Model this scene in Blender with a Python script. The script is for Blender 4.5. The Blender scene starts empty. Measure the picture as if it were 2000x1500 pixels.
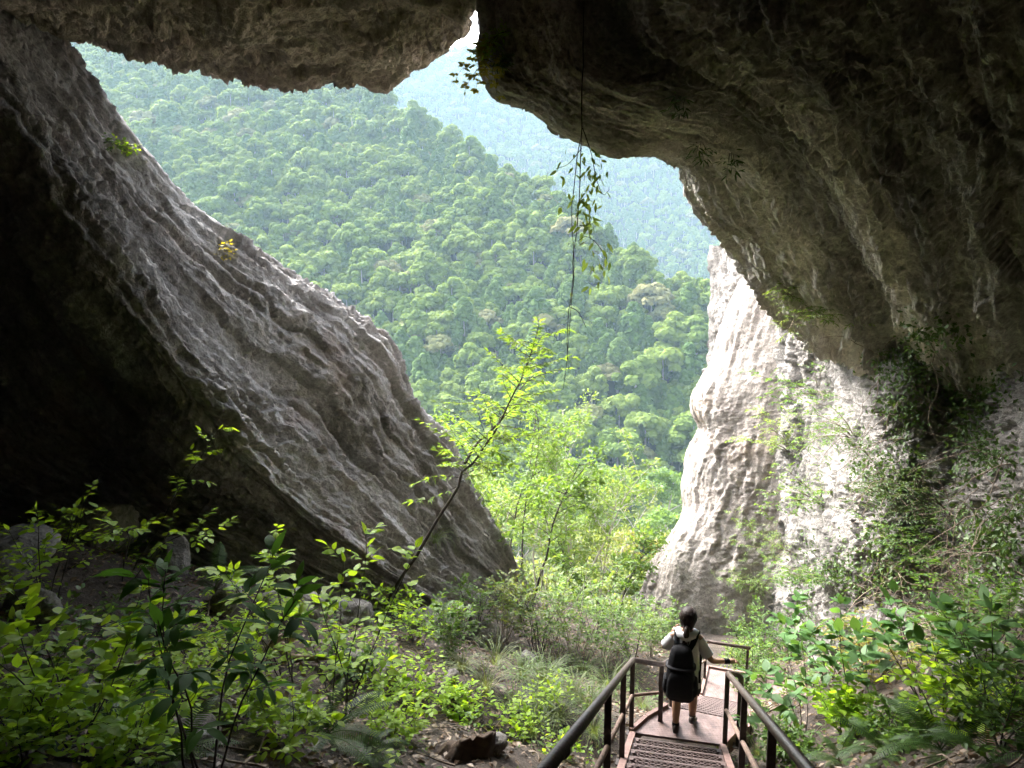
import bpy, math, random
import numpy as np
from mathutils import Vector, Matrix, Euler

rnd = random.Random(11)
RNG = np.random.default_rng(5)
scene = bpy.context.scene
COL = scene.collection

# ------------------------------------------------------------------ camera
F = 1440.0                       # focal length in photo pixels (2000 wide)
PITCH = math.radians(8.0)        # looking a little down
cam_data = bpy.data.cameras.new('camera')
cam_data.sensor_width = 36.0
cam_data.lens = 36.0 * F / 2000.0
cam_data.clip_start = 0.05
cam_data.clip_end = 6000.0
cam = bpy.data.objects.new('camera', cam_data)
cam.location = (0, 0, 0)
cam.rotation_euler = (math.pi / 2 - PITCH, 0, 0)
COL.objects.link(cam)
scene.camera = cam

# ------------------------------------------------------------------ world, sun, exposure
SUN_EL = math.radians(43.0)
SUN_AZ = math.radians(-40.0)     # measured from straight ahead (+Y), negative = left
world = bpy.data.worlds.new('World')
scene.world = world
world.use_nodes = True
wn = world.node_tree.nodes
wl = world.node_tree.links
for n in list(wn):
    wn.remove(n)
w_out = wn.new('ShaderNodeOutputWorld')
w_bg = wn.new('ShaderNodeBackground')
w_sky = wn.new('ShaderNodeTexSky')
w_sky.sky_type = 'NISHITA'
w_sky.sun_disc = False
w_sky.sun_elevation = SUN_EL
w_sky.sun_rotation = SUN_AZ
w_sky.air_density = 1.0
w_sky.dust_density = 6.0
w_sky.ozone_density = 1.0
w_hs = wn.new('ShaderNodeHueSaturation')      # bright overcast: the blue is veiled
w_hs.inputs['Saturation'].default_value = 0.38
wl.new(w_sky.outputs[0], w_hs.inputs['Color'])
wl.new(w_hs.outputs[0], w_bg.inputs['Color'])
w_bg.inputs['Strength'].default_value = 0.14
wl.new(w_bg.outputs[0], w_out.inputs['Surface'])

sun_data = bpy.data.lights.new('sun', 'SUN')
sun_data.energy = 1.5
sun_data.angle = math.radians(30.0)
sun_data.color = (1.0, 0.975, 0.93)
sun = bpy.data.objects.new('sun', sun_data)
sdir = Vector((math.sin(SUN_AZ) * math.cos(SUN_EL), math.cos(SUN_AZ) * math.cos(SUN_EL), math.sin(SUN_EL)))
sun.rotation_euler = sdir.to_track_quat('Z', 'Y').to_euler()
sun.location = sdir * 50
COL.objects.link(sun)

scene.view_settings.view_transform = 'Standard'
scene.view_settings.look = 'None'
scene.view_settings.gamma = 1.0
scene.view_settings.exposure = 3.65
scene.view_settings.use_curve_mapping = False
cy = scene.cycles
cy.max_bounces = 8
cy.diffuse_bounces = 5
cy.glossy_bounces = 3
cy.transmission_bounces = 6
cy.transparent_max_bounces = 8
cy.volume_bounces = 1
cy.use_denoising = True
cy.denoiser = 'OPENIMAGEDENOISE'
cy.denoising_input_passes = 'RGB_ALBEDO_NORMAL'
cy.sample_clamp_indirect = 6.0
cy.caustics_reflective = False
cy.caustics_refractive = False

# ------------------------------------------------------------------ helpers
CP, SP = math.cos(PITCH), math.sin(PITCH)


def ray(px, py):
    u = (px - 1000.0) / F
    v = (750.0 - py) / F
    return Vector((u, CP + v * SP, v * CP - SP))


def at(px, py, d):
    """point on the photo ray px,py at forward distance d (metres along +Y)"""
    r = ray(px, py)
    return r * (d / r.y)


def to_px(p):
    x, y, z = p
    dep = y * CP - z * SP
    v = (z * CP + y * SP) / dep
    return 1000 + F * x / dep, 750 - F * v


def tag(o, label=None, cat=None, group=None, kind=None):
    if label:
        o['label'] = label
    if cat:
        o['category'] = cat
    if group:
        o['group'] = group
    if kind:
        o['kind'] = kind
    return o


def mesh_np(name, V, FA, uv=None, smooth=True):
    """mesh from numpy vertices and an (n,3) or (n,4) face array (or a list of both)"""
    V = np.asarray(V, dtype=np.float32)
    fl = FA if isinstance(FA, list) else [FA]
    fl = [np.asarray(f, dtype=np.int32) for f in fl if len(f)]
    loops = np.concatenate([f.ravel() for f in fl])
    sizes = np.concatenate([np.full(len(f), f.shape[1], np.int32) for f in fl])
    starts = np.concatenate([[0], np.cumsum(sizes)[:-1]]).astype(np.int32)
    me = bpy.data.meshes.new(name)
    me.vertices.add(len(V))
    me.vertices.foreach_set('co', V.ravel())
    me.loops.add(len(loops))
    me.loops.foreach_set('vertex_index', loops)
    me.polygons.add(len(sizes))
    me.polygons.foreach_set('loop_start', starts)
    me.polygons.foreach_set('use_smooth', np.full(len(sizes), smooth))
    if uv is not None:
        lay = me.uv_layers.new(name='flow')
        lay.data.foreach_set('uv', np.asarray(uv, np.float32)[loops].ravel())
    me.update(calc_edges=True)
    return me


def obj(name, me, mat=None, parent=None, loc=None, rot=None, scl=None):
    o = bpy.data.objects.new(name, me)
    if mat is not None and me is not None and len(me.materials) == 0:
        me.materials.append(mat)
    COL.objects.link(o)
    if parent is not None:
        o.parent = parent
    if loc is not None:
        o.location = loc
    if rot is not None:
        o.rotation_euler = rot
    if scl is not None:
        o.scale = (scl, scl, scl) if isinstance(scl, (int, float)) else scl
    return o


def empty(name, loc=(0, 0, 0), rz=0.0):
    o = bpy.data.objects.new(name, None)
    o.empty_display_size = 0.2
    o.location = loc
    o.rotation_euler = (0, 0, rz)
    COL.objects.link(o)
    return o


class MB:
    """collects triangles and quads of one piece"""
    def __init__(self):
        self.v, self.t, self.q, self.n = [], [], [], 0

    def add(self, V, T=None, Q=None):
        V = np.asarray(V, np.float32).reshape(-1, 3)
        if T is not None and len(T):
            self.t.append(np.asarray(T, np.int32) + self.n)
        if Q is not None and len(Q):
            self.q.append(np.asarray(Q, np.int32) + self.n)
        self.v.append(V)
        self.n += len(V)

    def box(self, c, size, rz=0.0, M=None):
        sx, sy, sz = [s / 2 for s in size]
        P = np.array([(x, y, z) for x in (-sx, sx) for y in (-sy, sy) for z in (-sz, sz)], np.float32)
        if M is not None:
            P = P @ np.array(M.to_3x3()).T
        elif rz:
            c_, s_ = math.cos(rz), math.sin(rz)
            P = P @ np.array([[c_, s_, 0], [-s_, c_, 0], [0, 0, 1]])
        P = P + np.array(c)
        self.add(P, Q=[(0, 1, 3, 2), (4, 6, 7, 5), (0, 4, 5, 1), (2, 3, 7, 6), (0, 2, 6, 4), (1, 5, 7, 3)])

    def tube(self, pts, rad, seg=6, cap=True):
        P = [np.array(p, float) for p in pts]
        n = len(P)
        R = [rad] * n if isinstance(rad, (int, float)) else list(rad)
        V = []
        ref = np.array([0.31, 0.17, 0.93])
        prev = None
        for i in range(n):
            t = P[min(i + 1, n - 1)] - P[max(i - 1, 0)]
            t = t / (np.linalg.norm(t) + 1e-9)
            a = np.cross(t, ref) if prev is None else prev - t * np.dot(prev, t)
            if np.linalg.norm(a) < 1e-4:
                a = np.cross(t, [1, 0, 0.2])
            a /= np.linalg.norm(a)
            prev = a
            b = np.cross(t, a)
            for k in range(seg):
                an = 2 * math.pi * k / seg
                V.append(P[i] + R[i] * (math.cos(an) * a + math.sin(an) * b))
        Q = []
        for i in range(n - 1):
            for k in range(seg):
                k2 = (k + 1) % seg
                Q.append((i * seg + k, i * seg + k2, (i + 1) * seg + k2, (i + 1) * seg + k))
        T = []
        if cap:
            V.append(P[0]); V.append(P[-1])
            c0, c1 = n * seg, n * seg + 1
            for k in range(seg):
                k2 = (k + 1) % seg
                T.append((c0, k2, k))
                T.append((c1, (n - 1) * seg + k, (n - 1) * seg + k2))
        self.add(V, T, Q)

    def mesh(self, name, smooth=True):
        fl = []
        if self.t:
            fl.append(np.concatenate(self.t))
        if self.q:
            fl.append(np.concatenate(self.q))
        return mesh_np(name, np.concatenate(self.v), fl, smooth=smooth)

    def build(self, name, mat, parent=None, smooth=True, **k):
        return obj(name, self.mesh(name, smooth), mat, parent, **k)


# ---- gradient noise, vectorised
def _grad(ix, iy, iz, fx, fy, fz, seed):
    h = (ix.astype(np.uint32) * np.uint32(374761393) + iy.astype(np.uint32) * np.uint32(668265263)
         + iz.astype(np.uint32) * np.uint32(2246822519) + np.uint32((seed * 3266489917) & 0xffffffff))
    h = (h ^ (h >> np.uint32(13))) * np.uint32(1274126177)
    h = h ^ (h >> np.uint32(16))
    gx = (h & np.uint32(1023)).astype(np.float32) / 511.5 - 1
    gy = ((h >> np.uint32(10)) & np.uint32(1023)).astype(np.float32) / 511.5 - 1
    gz = ((h >> np.uint32(20)) & np.uint32(1023)).astype(np.float32) / 511.5 - 1
    return gx * fx + gy * fy + gz * fz


def noise(P, seed=0):
    P = np.asarray(P, np.float32)
    i = np.floor(P)
    f = P - i
    i = i.astype(np.int64)
    w = f * f * f * (f * (f * 6 - 15) + 10)
    r = 0
    for a in (0, 1):
        wa = w[..., 0] if a else 1 - w[..., 0]
        for b in (0, 1):
            wb = w[..., 1] if b else 1 - w[..., 1]
            for c in (0, 1):
                wc = w[..., 2] if c else 1 - w[..., 2]
                r = r + wa * wb * wc * _grad(i[..., 0] + a, i[..., 1] + b, i[..., 2] + c,
                                             f[..., 0] - a, f[..., 1] - b, f[..., 2] - c, seed)
    return r * 1.3


def fbm(P, octs=4, seed=0, gain=0.5, lac=2.07, ridged=False):
    s, a, n = 0, 1.0, 0
    P = np.asarray(P, np.float32)
    for k in range(octs):
        v = noise(P, seed + k)
        if ridged:
            v = 1 - 2 * np.abs(v) * 1.4
        s = s + a * v
        n += a
        a *= gain
        P = P * lac + 3.7
    return s / n


# ---- spline nets
def _cr(C, n):
    """Catmull-Rom along axis 0, resampled to n rows"""
    m = len(C)
    t = np.linspace(0, m - 1 - 1e-6, n)
    i = np.floor(t).astype(int)
    f = (t - i).reshape((-1,) + (1,) * (C.ndim - 1))
    e0 = 2 * C[0] - C[1]
    e1 = 2 * C[-1] - C[-2]
    X = np.concatenate([e0[None], C, e1[None]])
    p0, p1, p2, p3 = X[i], X[i + 1], X[i + 2], X[i + 3]
    return 0.5 * (2 * p1 + (p2 - p0) * f + (2 * p0 - 5 * p1 + 4 * p2 - p3) * f ** 2 + (3 * p1 - p0 - 3 * p2 + p3) * f ** 3)


def net(C, nr, nc):
    G = _cr(np.asarray(C, float), nr)
    return np.swapaxes(_cr(np.swapaxes(G, 0, 1), nc), 0, 1)


def grid_faces(nr, nc, flip=False):
    a = np.arange(nr * nc).reshape(nr, nc)
    q = np.stack([a[:-1, :-1], a[:-1, 1:], a[1:, 1:], a[1:, :-1]], -1).reshape(-1, 4)
    return q[:, ::-1] if flip else q


def grid_normals(G, inside):
    du = np.gradient(G, axis=0)
    dv = np.gradient(G, axis=1)
    N = np.cross(du, dv)
    N /= np.linalg.norm(N, axis=-1, keepdims=True) + 1e-9
    s = np.sign(np.mean(np.sum(N * (np.asarray(inside) - G), -1)))
    return N * s, s


def flow_coords(G):
    """metres along rows (second axis) and across (first axis)"""
    lu = np.linalg.norm(np.diff(G, axis=1), axis=-1).mean(0)
    lv = np.linalg.norm(np.diff(G, axis=0), axis=-1).mean(1)
    U = np.concatenate([[0], np.cumsum(lu)])
    Vv = np.concatenate([[0], np.cumsum(lv)])
    return np.broadcast_to(U[None, :], G.shape[:2]), np.broadcast_to(Vv[:, None], G.shape[:2])


def facets(U, W, fu, fw, seed):
    """broken planes: nearest-cell blocks, each with its own height and tilt, stretched along the flow"""
    x, y = U * fu, W * fw
    ix, iy = np.floor(x).astype(np.int64), np.floor(y).astype(np.int64)
    best = np.full(x.shape, 9.0, np.float32)
    h = np.zeros(x.shape, np.float32)

    def rn(a, b, k):
        q = (a.astype(np.uint32) * np.uint32(73856093) ^ b.astype(np.uint32) * np.uint32(19349663) ^ np.uint32((seed * 83492791 + k * 2654435761) & 0xffffffff))
        q = (q ^ (q >> np.uint32(15))) * np.uint32(2246822519)
        q = (q ^ (q >> np.uint32(13))) * np.uint32(3266489917)
        q = q ^ (q >> np.uint32(16))
        return (q & np.uint32(65535)).astype(np.float32) / 65535.0
    for a in (-1, 0, 1):
        for b in (-1, 0, 1):
            cx, cy2 = ix + a, iy + b
            dx = x - (cx + rn(cx, cy2, 1))
            dy = y - (cy2 + rn(cx, cy2, 2))
            d = dx * dx + dy * dy
            m = d < best
            best = np.where(m, d, best)
            h = np.where(m, (rn(cx, cy2, 3) - 0.5) + dx * (rn(cx, cy2, 4) - 0.5) * 1.6 + dy * (rn(cx, cy2, 5) - 0.5) * 1.6, h)
    return h


def rock_patch(name, C, nr, nc, mat, seed, inside=(0, 0, 0), groove=0.30, gfreq=(0.10, 0.9), crag=0.16, big=0.35,
               fine=1.0, fac=0.13, fsize=(1.1, 0.5), hack=0.04, band=None, shape=None):
    """a rock face from a control net: grooves run along the second axis of the net"""
    G = net(C, nr, nc)
    N, s = grid_normals(G, inside)
    U, W = flow_coords(G)
    wob = fbm(G * 0.22, 2, seed + 50) * 1.3
    S = np.stack([U * gfreq[0], W * gfreq[1] + wob * gfreq[1], np.full_like(U, seed * 1.7)], -1)
    g1 = 0.65 * fbm(S, 3, seed, ridged=True) + 0.75 * fbm(S * np.array([0.6, 0.42, 1]) + 5, 2, seed + 4)
    g2 = fbm(S * np.array([2.6, 3.1, 1]), 3, seed + 9, ridged=True)
    b = fbm(G * 0.28, 2, seed + 20)
    c1 = fbm(G * np.array([0.9, 0.9, 0.9]) + wob[..., None], 4, seed + 30, gain=0.52)
    S3 = np.stack([U * 0.55, W * 3.6, np.full_like(U, seed * 2.1)], -1)
    c2 = fbm(S3 + 0.6 * c1[..., None], 4, seed + 40, gain=0.6, ridged=True)
    c3 = fbm(G * 4.3, 3, seed + 70, gain=0.6)
    mod = np.clip(0.6 + 2.6 * fbm(G * 0.3, 3, seed + 60), 0.28, 1.7)
    d = big * b + groove * (0.75 * g1 + 0.18 * g2 * mod) + crag * c1 + fine * mod * (0.045 * c2 + 0.06 * c3)
    wu = U + 0.35 * fbm(G * 1.3, 2, seed + 80)
    ww = W + 0.25 * fbm(G * 1.3 + 9, 2, seed + 81)
    d = d + fac * facets(wu, ww, 1 / fsize[0], 1 / fsize[1], seed) * np.clip(mod + 0.3, 0.3, 1.2) + 0.45 * fac * facets(wu, ww, 2.7 / fsize[0], 2.9 / fsize[1], seed + 1) * mod + 0.22 * fac * facets(wu, ww, 7 / fsize[0], 7 / fsize[1], seed + 2)
    d = d + hack * mod * facets(wu, ww, 1 / 0.30, 1 / 0.15, seed + 5) + 0.5 * hack * facets(wu, ww, 1 / 0.13, 1 / 0.08, seed + 6)
    if shape is not None:
        d = d + shape(G, U, W)
    d = d - d.mean()
    H = G + N * d[..., None]
    me = mesh_np(name, H.reshape(-1, 3), grid_faces(nr, nc, flip=s < 0), uv=np.stack([U, W], -1).reshape(-1, 2))
    if band is not None:                     # dark and light mineral bands across the face
        v = np.linspace(0, len(C) - 1, nr)[:, None] + 0.55 * fbm(G * 0.35, 3, seed + 90) + 0.12 * fbm(G * 2.0, 2, seed + 91)
        bv = np.interp(v, band[0], band[1]).astype(np.float32)
        at_ = me.attributes.new('band', 'FLOAT', 'POINT')
        at_.data.foreach_set('value', bv.ravel())
    o = obj(name, me, mat)
    return o
# ------------------------------------------------------------------ materials
def nodemat(name):
    m = bpy.data.materials.new(name)
    m.use_nodes = True
    nt = m.node_tree
    return m, nt.nodes, nt.links, nt.nodes['Principled BSDF']


def N_(nodes, t, **kw):
    n = nodes.new(t)
    for k, v in kw.items():
        if k in n.inputs.keys():
            n.inputs[k].default_value = v
        else:
            setattr(n, k, v)
    return n


def ramp(nodes, stops):
    r = nodes.new('ShaderNodeValToRGB')
    e = r.color_ramp.elements
    while len(e) < len(stops):
        e.new(0.5)
    for el, (p, c) in zip(e, stops):
        el.position = p
        el.color = (c[0], c[1], c[2], 1)
    return r


def rock_mat(name, cols, streak, streak_scale=(0.25, 1.6), streak_amt=0.6, stain=None, bump=0.5, rough=0.92, band=False):
    """cols: dark, mid, light base colours; streak: colour of the mineral bands that run along the face"""
    m, nd, lk, bs = nodemat(name)
    tc = N_(nd, 'ShaderNodeTexCoord')
    uv = N_(nd, 'ShaderNodeUVMap', uv_map='flow')
    n1 = N_(nd, 'ShaderNodeTexNoise', Scale=0.7, Detail=5.0, Roughness=0.68)
    lk.new(tc.outputs['Object'], n1.inputs['Vector'])
    r1 = ramp(nd, [(0.28, cols[0]), (0.48, cols[1]), (0.72, cols[2])])
    lk.new(n1.outputs['Fac'], r1.inputs['Fac'])
    # bands along the flow of the face
    mp = N_(nd, 'ShaderNodeMapping')
    mp.inputs['Scale'].default_value = (streak_scale[0], streak_scale[1], 1)
    lk.new(uv.outputs['UV'], mp.inputs['Vector'])
    n2 = N_(nd, 'ShaderNodeTexNoise', Scale=1.0, Detail=4.0, Roughness=0.62, Distortion=0.5)
    lk.new(mp.outputs['Vector'], n2.inputs['Vector'])
    r2 = ramp(nd, [(0.46, (0, 0, 0)), (0.60, (1, 1, 1))])
    lk.new(n2.outputs['Fac'], r2.inputs['Fac'])
    ml = N_(nd, 'ShaderNodeMath', operation='MULTIPLY')
    ml.inputs[1].default_value = streak_amt
    lk.new(r2.outputs['Color'], ml.inputs[0])
    if band:
        ba = N_(nd, 'ShaderNodeAttribute', attribute_name='band')
        mm = N_(nd, 'ShaderNodeMath', operation='MULTIPLY_ADD')
        lk.new(n2.outputs['Fac'], mm.inputs[0])
        mm.inputs[1].default_value = 1.5
        mm.inputs[2].default_value = -0.78
        aa = N_(nd, 'ShaderNodeMath', operation='ADD', use_clamp=True)
        lk.new(ba.outputs['Fac'], aa.inputs[0])
        lk.new(mm.outputs[0], aa.inputs[1])
        lk.new(aa.outputs[0], ml.inputs[0])
    mx = N_(nd, 'ShaderNodeMixRGB')
    lk.new(ml.outputs[0], mx.inputs['Fac'])
    lk.new(r1.outputs['Color'], mx.inputs['Color1'])
    mx.inputs['Color2'].default_value = (*streak, 1)
    last = mx.outputs['Color']
    # speckle of lichen and grains
    n3 = N_(nd, 'ShaderNodeTexNoise', Scale=14.0, Detail=3.0, Roughness=0.75)
    lk.new(tc.outputs['Object'], n3.inputs['Vector'])
    r3 = ramp(nd, [(0.3, (0.55, 0.55, 0.55)), (0.5, (1, 1, 1)), (0.72, (1.35, 1.33, 1.3))])
    lk.new(n3.outputs['Fac'], r3.inputs['Fac'])
    mu = N_(nd, 'ShaderNodeMixRGB', blend_type='MULTIPLY')
    mu.inputs['Fac'].default_value = 0.85
    lk.new(last, mu.inputs['Color1'])
    lk.new(r3.outputs['Color'], mu.inputs['Color2'])
    last = mu.outputs['Color']
    if stain is not None:                     # patches of another colour with soft borders
        n4 = N_(nd, 'ShaderNodeTexNoise', Scale=stain[1], Detail=5.0, Roughness=0.6)
        lk.new(tc.outputs['Object'], n4.inputs['Vector'])
        r4 = ramp(nd, [(stain[2], (0, 0, 0)), (stain[2] + 0.13, (1, 1, 1))])
        lk.new(n4.outputs['Fac'], r4.inputs['Fac'])
        m4 = N_(nd, 'ShaderNodeMath', operation='MULTIPLY')
        m4.inputs[1].default_value = stain[3]
        lk.new(r4.outputs['Color'], m4.inputs[0])
        mx4 = N_(nd, 'ShaderNodeMixRGB')
        lk.new(m4.outputs[0], mx4.inputs['Fac'])
        lk.new(last, mx4.inputs['Color1'])
        mx4.inputs['Color2'].default_value = (*stain[0], 1)
        last = mx4.outputs['Color']
    lk.new(last, bs.inputs['Base Color'])
    bs.inputs['Roughness'].default_value = rough
    bs.inputs['Specular IOR Level'].default_value = 0.25
    # relief
    nb = N_(nd, 'ShaderNodeTexNoise', Scale=9.0, Detail=5.0, Roughness=0.72)
    lk.new(tc.outputs['Object'], nb.inputs['Vector'])
    mp2 = N_(nd, 'ShaderNodeMapping')
    mp2.inputs['Scale'].default_value = (2.2, 7.0, 1)
    lk.new(uv.outputs['UV'], mp2.inputs['Vector'])
    nb2 = N_(nd, 'ShaderNodeTexNoise', Scale=1.0, Detail=3.0, Roughness=0.65)
    lk.new(mp2.outputs['Vector'], nb2.inputs['Vector'])
    ad = N_(nd, 'ShaderNodeMath', operation='ADD')
    lk.new(nb.outputs['Fac'], ad.inputs[0])
    lk.new(nb2.outputs['Fac'], ad.inputs[1])
    bp = N_(nd, 'ShaderNodeBump', Strength=bump, Distance=0.12)
    lk.new(ad.outputs[0], bp.inputs['Height'])
    lk.new(bp.outputs['Normal'], bs.inputs['Normal'])
    return m


M = {}
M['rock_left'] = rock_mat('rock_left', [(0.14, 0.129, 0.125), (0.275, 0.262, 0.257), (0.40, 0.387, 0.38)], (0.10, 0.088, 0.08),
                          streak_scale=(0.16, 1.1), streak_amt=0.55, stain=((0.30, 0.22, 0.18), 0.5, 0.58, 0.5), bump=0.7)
M['rock_roof'] = rock_mat('rock_roof', [(0.20, 0.16, 0.13), (0.36, 0.30, 0.25), (0.48, 0.42, 0.36)], (0.13, 0.10, 0.08),
                          streak_scale=(0.5, 0.8), streak_amt=0.4, bump=0.7)
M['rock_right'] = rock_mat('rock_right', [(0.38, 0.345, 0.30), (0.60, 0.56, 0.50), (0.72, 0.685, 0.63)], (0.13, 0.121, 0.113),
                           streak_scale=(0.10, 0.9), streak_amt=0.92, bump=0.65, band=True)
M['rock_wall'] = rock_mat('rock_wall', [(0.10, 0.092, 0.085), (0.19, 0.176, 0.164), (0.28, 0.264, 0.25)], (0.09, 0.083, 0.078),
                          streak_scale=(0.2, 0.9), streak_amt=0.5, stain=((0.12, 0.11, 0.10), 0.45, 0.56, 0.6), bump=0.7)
M['rock_white'] = rock_mat('rock_white', [(0.19, 0.162, 0.145), (0.27, 0.24, 0.218), (0.33, 0.302, 0.282)], (0.21, 0.183, 0.165),
                           streak_scale=(0.22, 1.3), streak_amt=0.5, stain=((0.42, 0.31, 0.23), 0.4, 0.58, 0.5), bump=0.45)


def soil_mat():
    m, nd, lk, bs = nodemat('soil')
    tc = N_(nd, 'ShaderNodeTexCoord')
    n1 = N_(nd, 'ShaderNodeTexNoise', Scale=1.3, Detail=9.0, Roughness=0.7)
    lk.new(tc.outputs['Object'], n1.inputs['Vector'])
    r1 = ramp(nd, [(0.3, (0.022, 0.016, 0.012)), (0.5, (0.05, 0.037, 0.028)), (0.66, (0.085, 0.067, 0.052)), (0.8, (0.17, 0.155, 0.135))])
    lk.new(n1.outputs['Fac'], r1.inputs['Fac'])
    n2 = N_(nd, 'ShaderNodeTexNoise', Scale=22.0, Detail=5.0, Roughness=0.7)
    lk.new(tc.outputs['Object'], n2.inputs['Vector'])
    r2 = ramp(nd, [(0.35, (0.4, 0.4, 0.4)), (0.6, (1.2, 1.15, 1.1))])
    lk.new(n2.outputs['Fac'], r2.inputs['Fac'])
    mu = N_(nd, 'ShaderNodeMixRGB', blend_type='MULTIPLY')
    mu.inputs['Fac'].default_value = 1
    lk.new(r1.outputs['Color'], mu.inputs['Color1'])
    lk.new(r2.outputs['Color'], mu.inputs['Color2'])
    lk.new(mu.outputs['Color'], bs.inputs['Base Color'])
    bs.inputs['Roughness'].default_value = 0.95
    bp = N_(nd, 'ShaderNodeBump', Strength=0.8, Distance=0.05)
    lk.new(n2.outputs['Fac'], bp.inputs['Height'])
    lk.new(bp.outputs['Normal'], bs.inputs['Normal'])
    return m


M['soil'] = soil_mat()


def leaf_mat(name, col, col2, trans=0.45, rough=0.5, spec=0.3, var=0.5, transcol=None):
    """leaf blade: reflects and lets light through; tint varies leaf by leaf and tree by tree"""
    m, nd, lk, bs = nodemat(name)
    oi = N_(nd, 'ShaderNodeObjectInfo')
    tc = N_(nd, 'ShaderNodeNewGeometry')
    n1 = N_(nd, 'ShaderNodeTexNoise', Scale=3.0, Detail=2.0)
    lk.new(tc.outputs['Position'], n1.inputs['Vector'])
    ri = N_(nd, 'ShaderNodeMath', operation='MULTIPLY')      # per leaf (mesh island) and per object
    lk.new(tc.outputs['Random Per Island'], ri.inputs[0])
    ri.inputs[1].default_value = var
    a2 = N_(nd, 'ShaderNodeMath', operation='MULTIPLY')
    lk.new(oi.outputs['Random'], a2.inputs[0])
    a2.inputs[1].default_value = 1 - var
    ad = N_(nd, 'ShaderNodeMath', operation='ADD')
    lk.new(ri.outputs[0], ad.inputs[0])
    lk.new(a2.outputs[0], ad.inputs[1])
    mx = N_(nd, 'ShaderNodeMixRGB')
    lk.new(ad.outputs[0], mx.inputs['Fac'])
    mx.inputs['Color1'].default_value = (*col, 1)
    mx.inputs['Color2'].default_value = (*col2, 1)
    lk.new(mx.outputs['Color'], bs.inputs['Base Color'])
    bs.inputs['Roughness'].default_value = rough
    bs.inputs['Specular IOR Level'].default_value = spec
    tr = N_(nd, 'ShaderNodeBsdfTranslucent')
    gm = N_(nd, 'ShaderNodeMixRGB', blend_type='MULTIPLY')
    gm.inputs['Fac'].default_value = 1
    lk.new(mx.outputs['Color'], gm.inputs['Color1'])
    gm.inputs['Color2'].default_value = (*(transcol or (1.5, 1.35, 0.6)), 1)
    lk.new(gm.outputs['Color'], tr.inputs['Color'])
    ms = N_(nd, 'ShaderNodeMixShader')
    ms.inputs['Fac'].default_value = trans
    out = nd['Material Output']
    lk.new(bs.outputs[0], ms.inputs[1])
    lk.new(tr.outputs[0], ms.inputs[2])
    lk.new(ms.outputs[0], out.inputs['Surface'])
    return m


def plain_mat(name, col, rough=0.7, metal=0.0, spec=0.4, nscale=8.0, var=0.35, bump=0.15, col2=None, dist=0.01):
    m, nd, lk, bs = nodemat(name)
    tc = N_(nd, 'ShaderNodeTexCoord')
    n1 = N_(nd, 'ShaderNodeTexNoise', Scale=nscale, Detail=6.0, Roughness=0.65)
    lk.new(tc.outputs['Object'], n1.inputs['Vector'])
    c2 = col2 or tuple(c * (1 + var) for c in col)
    c1 = tuple(c * (1 - var) for c in col)
    r = ramp(nd, [(0.32, c1), (0.5, col), (0.68, c2)])
    lk.new(n1.outputs['Fac'], r.inputs['Fac'])
    lk.new(r.outputs['Color'], bs.inputs['Base Color'])
    bs.inputs['Roughness'].default_value = rough
    bs.inputs['Metallic'].default_value = metal
    bs.inputs['Specular IOR Level'].default_value = spec
    if bump:
        bp = N_(nd, 'ShaderNodeBump', Strength=bump, Distance=dist)
        lk.new(n1.outputs['Fac'], bp.inputs['Height'])
        lk.new(bp.outputs['Normal'], bs.inputs['Normal'])
    return m


M['lime'] = leaf_mat('lime_leaf', (0.21, 0.37, 0.028), (0.30, 0.45, 0.045), trans=0.62)
M['dark_leaf'] = leaf_mat('dark_leaf', (0.04, 0.115, 0.022), (0.07, 0.17, 0.035), trans=0.45, rough=0.6, spec=0.1)
M['mid_leaf'] = leaf_mat('mid_leaf', (0.055, 0.12, 0.025), (0.10, 0.18, 0.045), trans=0.55)
M['pale_leaf'] = leaf_mat('pale_leaf', (0.09, 0.17, 0.04), (0.17, 0.24, 0.07), trans=0.5)
M['broad_leaf'] = leaf_mat('broad_leaf', (0.06, 0.14, 0.045), (0.10, 0.20, 0.06), trans=0.4, rough=0.5, spec=0.2)
M['yellow_leaf'] = leaf_mat('yellow_leaf', (0.24, 0.23, 0.03), (0.36, 0.31, 0.05), trans=0.5)
M['ochre_leaf'] = leaf_mat('ochre_leaf', (0.20, 0.17, 0.05), (0.16, 0.20, 0.05), trans=0.5)
M['fern'] = leaf_mat('fern_leaf', (0.035, 0.085, 0.02), (0.07, 0.14, 0.03), trans=0.5)
M['grass'] = leaf_mat('grass_blade', (0.10, 0.16, 0.06), (0.19, 0.22, 0.11), trans=0.5)
M['ivy'] = leaf_mat('ivy_leaf', (0.035, 0.075, 0.02), (0.075, 0.13, 0.035), trans=0.3)
M['dead_leaf'] = leaf_mat('dead_leaf', (0.10, 0.06, 0.035), (0.2, 0.14, 0.085), trans=0.1, transcol=(1, 1, 1))
M['bark_dark'] = plain_mat('bark_dark', (0.045, 0.036, 0.03), rough=0.9, nscale=14)
M['bark_pale'] = plain_mat('bark_pale', (0.30, 0.28, 0.24), rough=0.9, nscale=9)
M['dead_wood'] = plain_mat('dead_wood', (0.26, 0.20, 0.15), rough=0.85, nscale=12, bump=0.4)
M['twig'] = plain_mat('twig', (0.15, 0.115, 0.085), rough=0.9, nscale=14)
M['pipe'] = plain_mat('pipe_paint', (0.092, 0.066, 0.057), rough=0.45, nscale=35, var=0.45, bump=0.5, spec=0.5, dist=0.004)
M['post'] = plain_mat('post_paint', (0.05, 0.036, 0.032), rough=0.6, nscale=25, var=0.4, bump=0.3)
M['rust'] = plain_mat('rusty_pipe', (0.20, 0.135, 0.105), rough=0.75, nscale=18, var=0.4, bump=0.4)
M['tread'] = plain_mat('tread_steel', (0.12, 0.085, 0.08), rough=0.7, nscale=20, var=0.4, bump=0.3)
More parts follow.
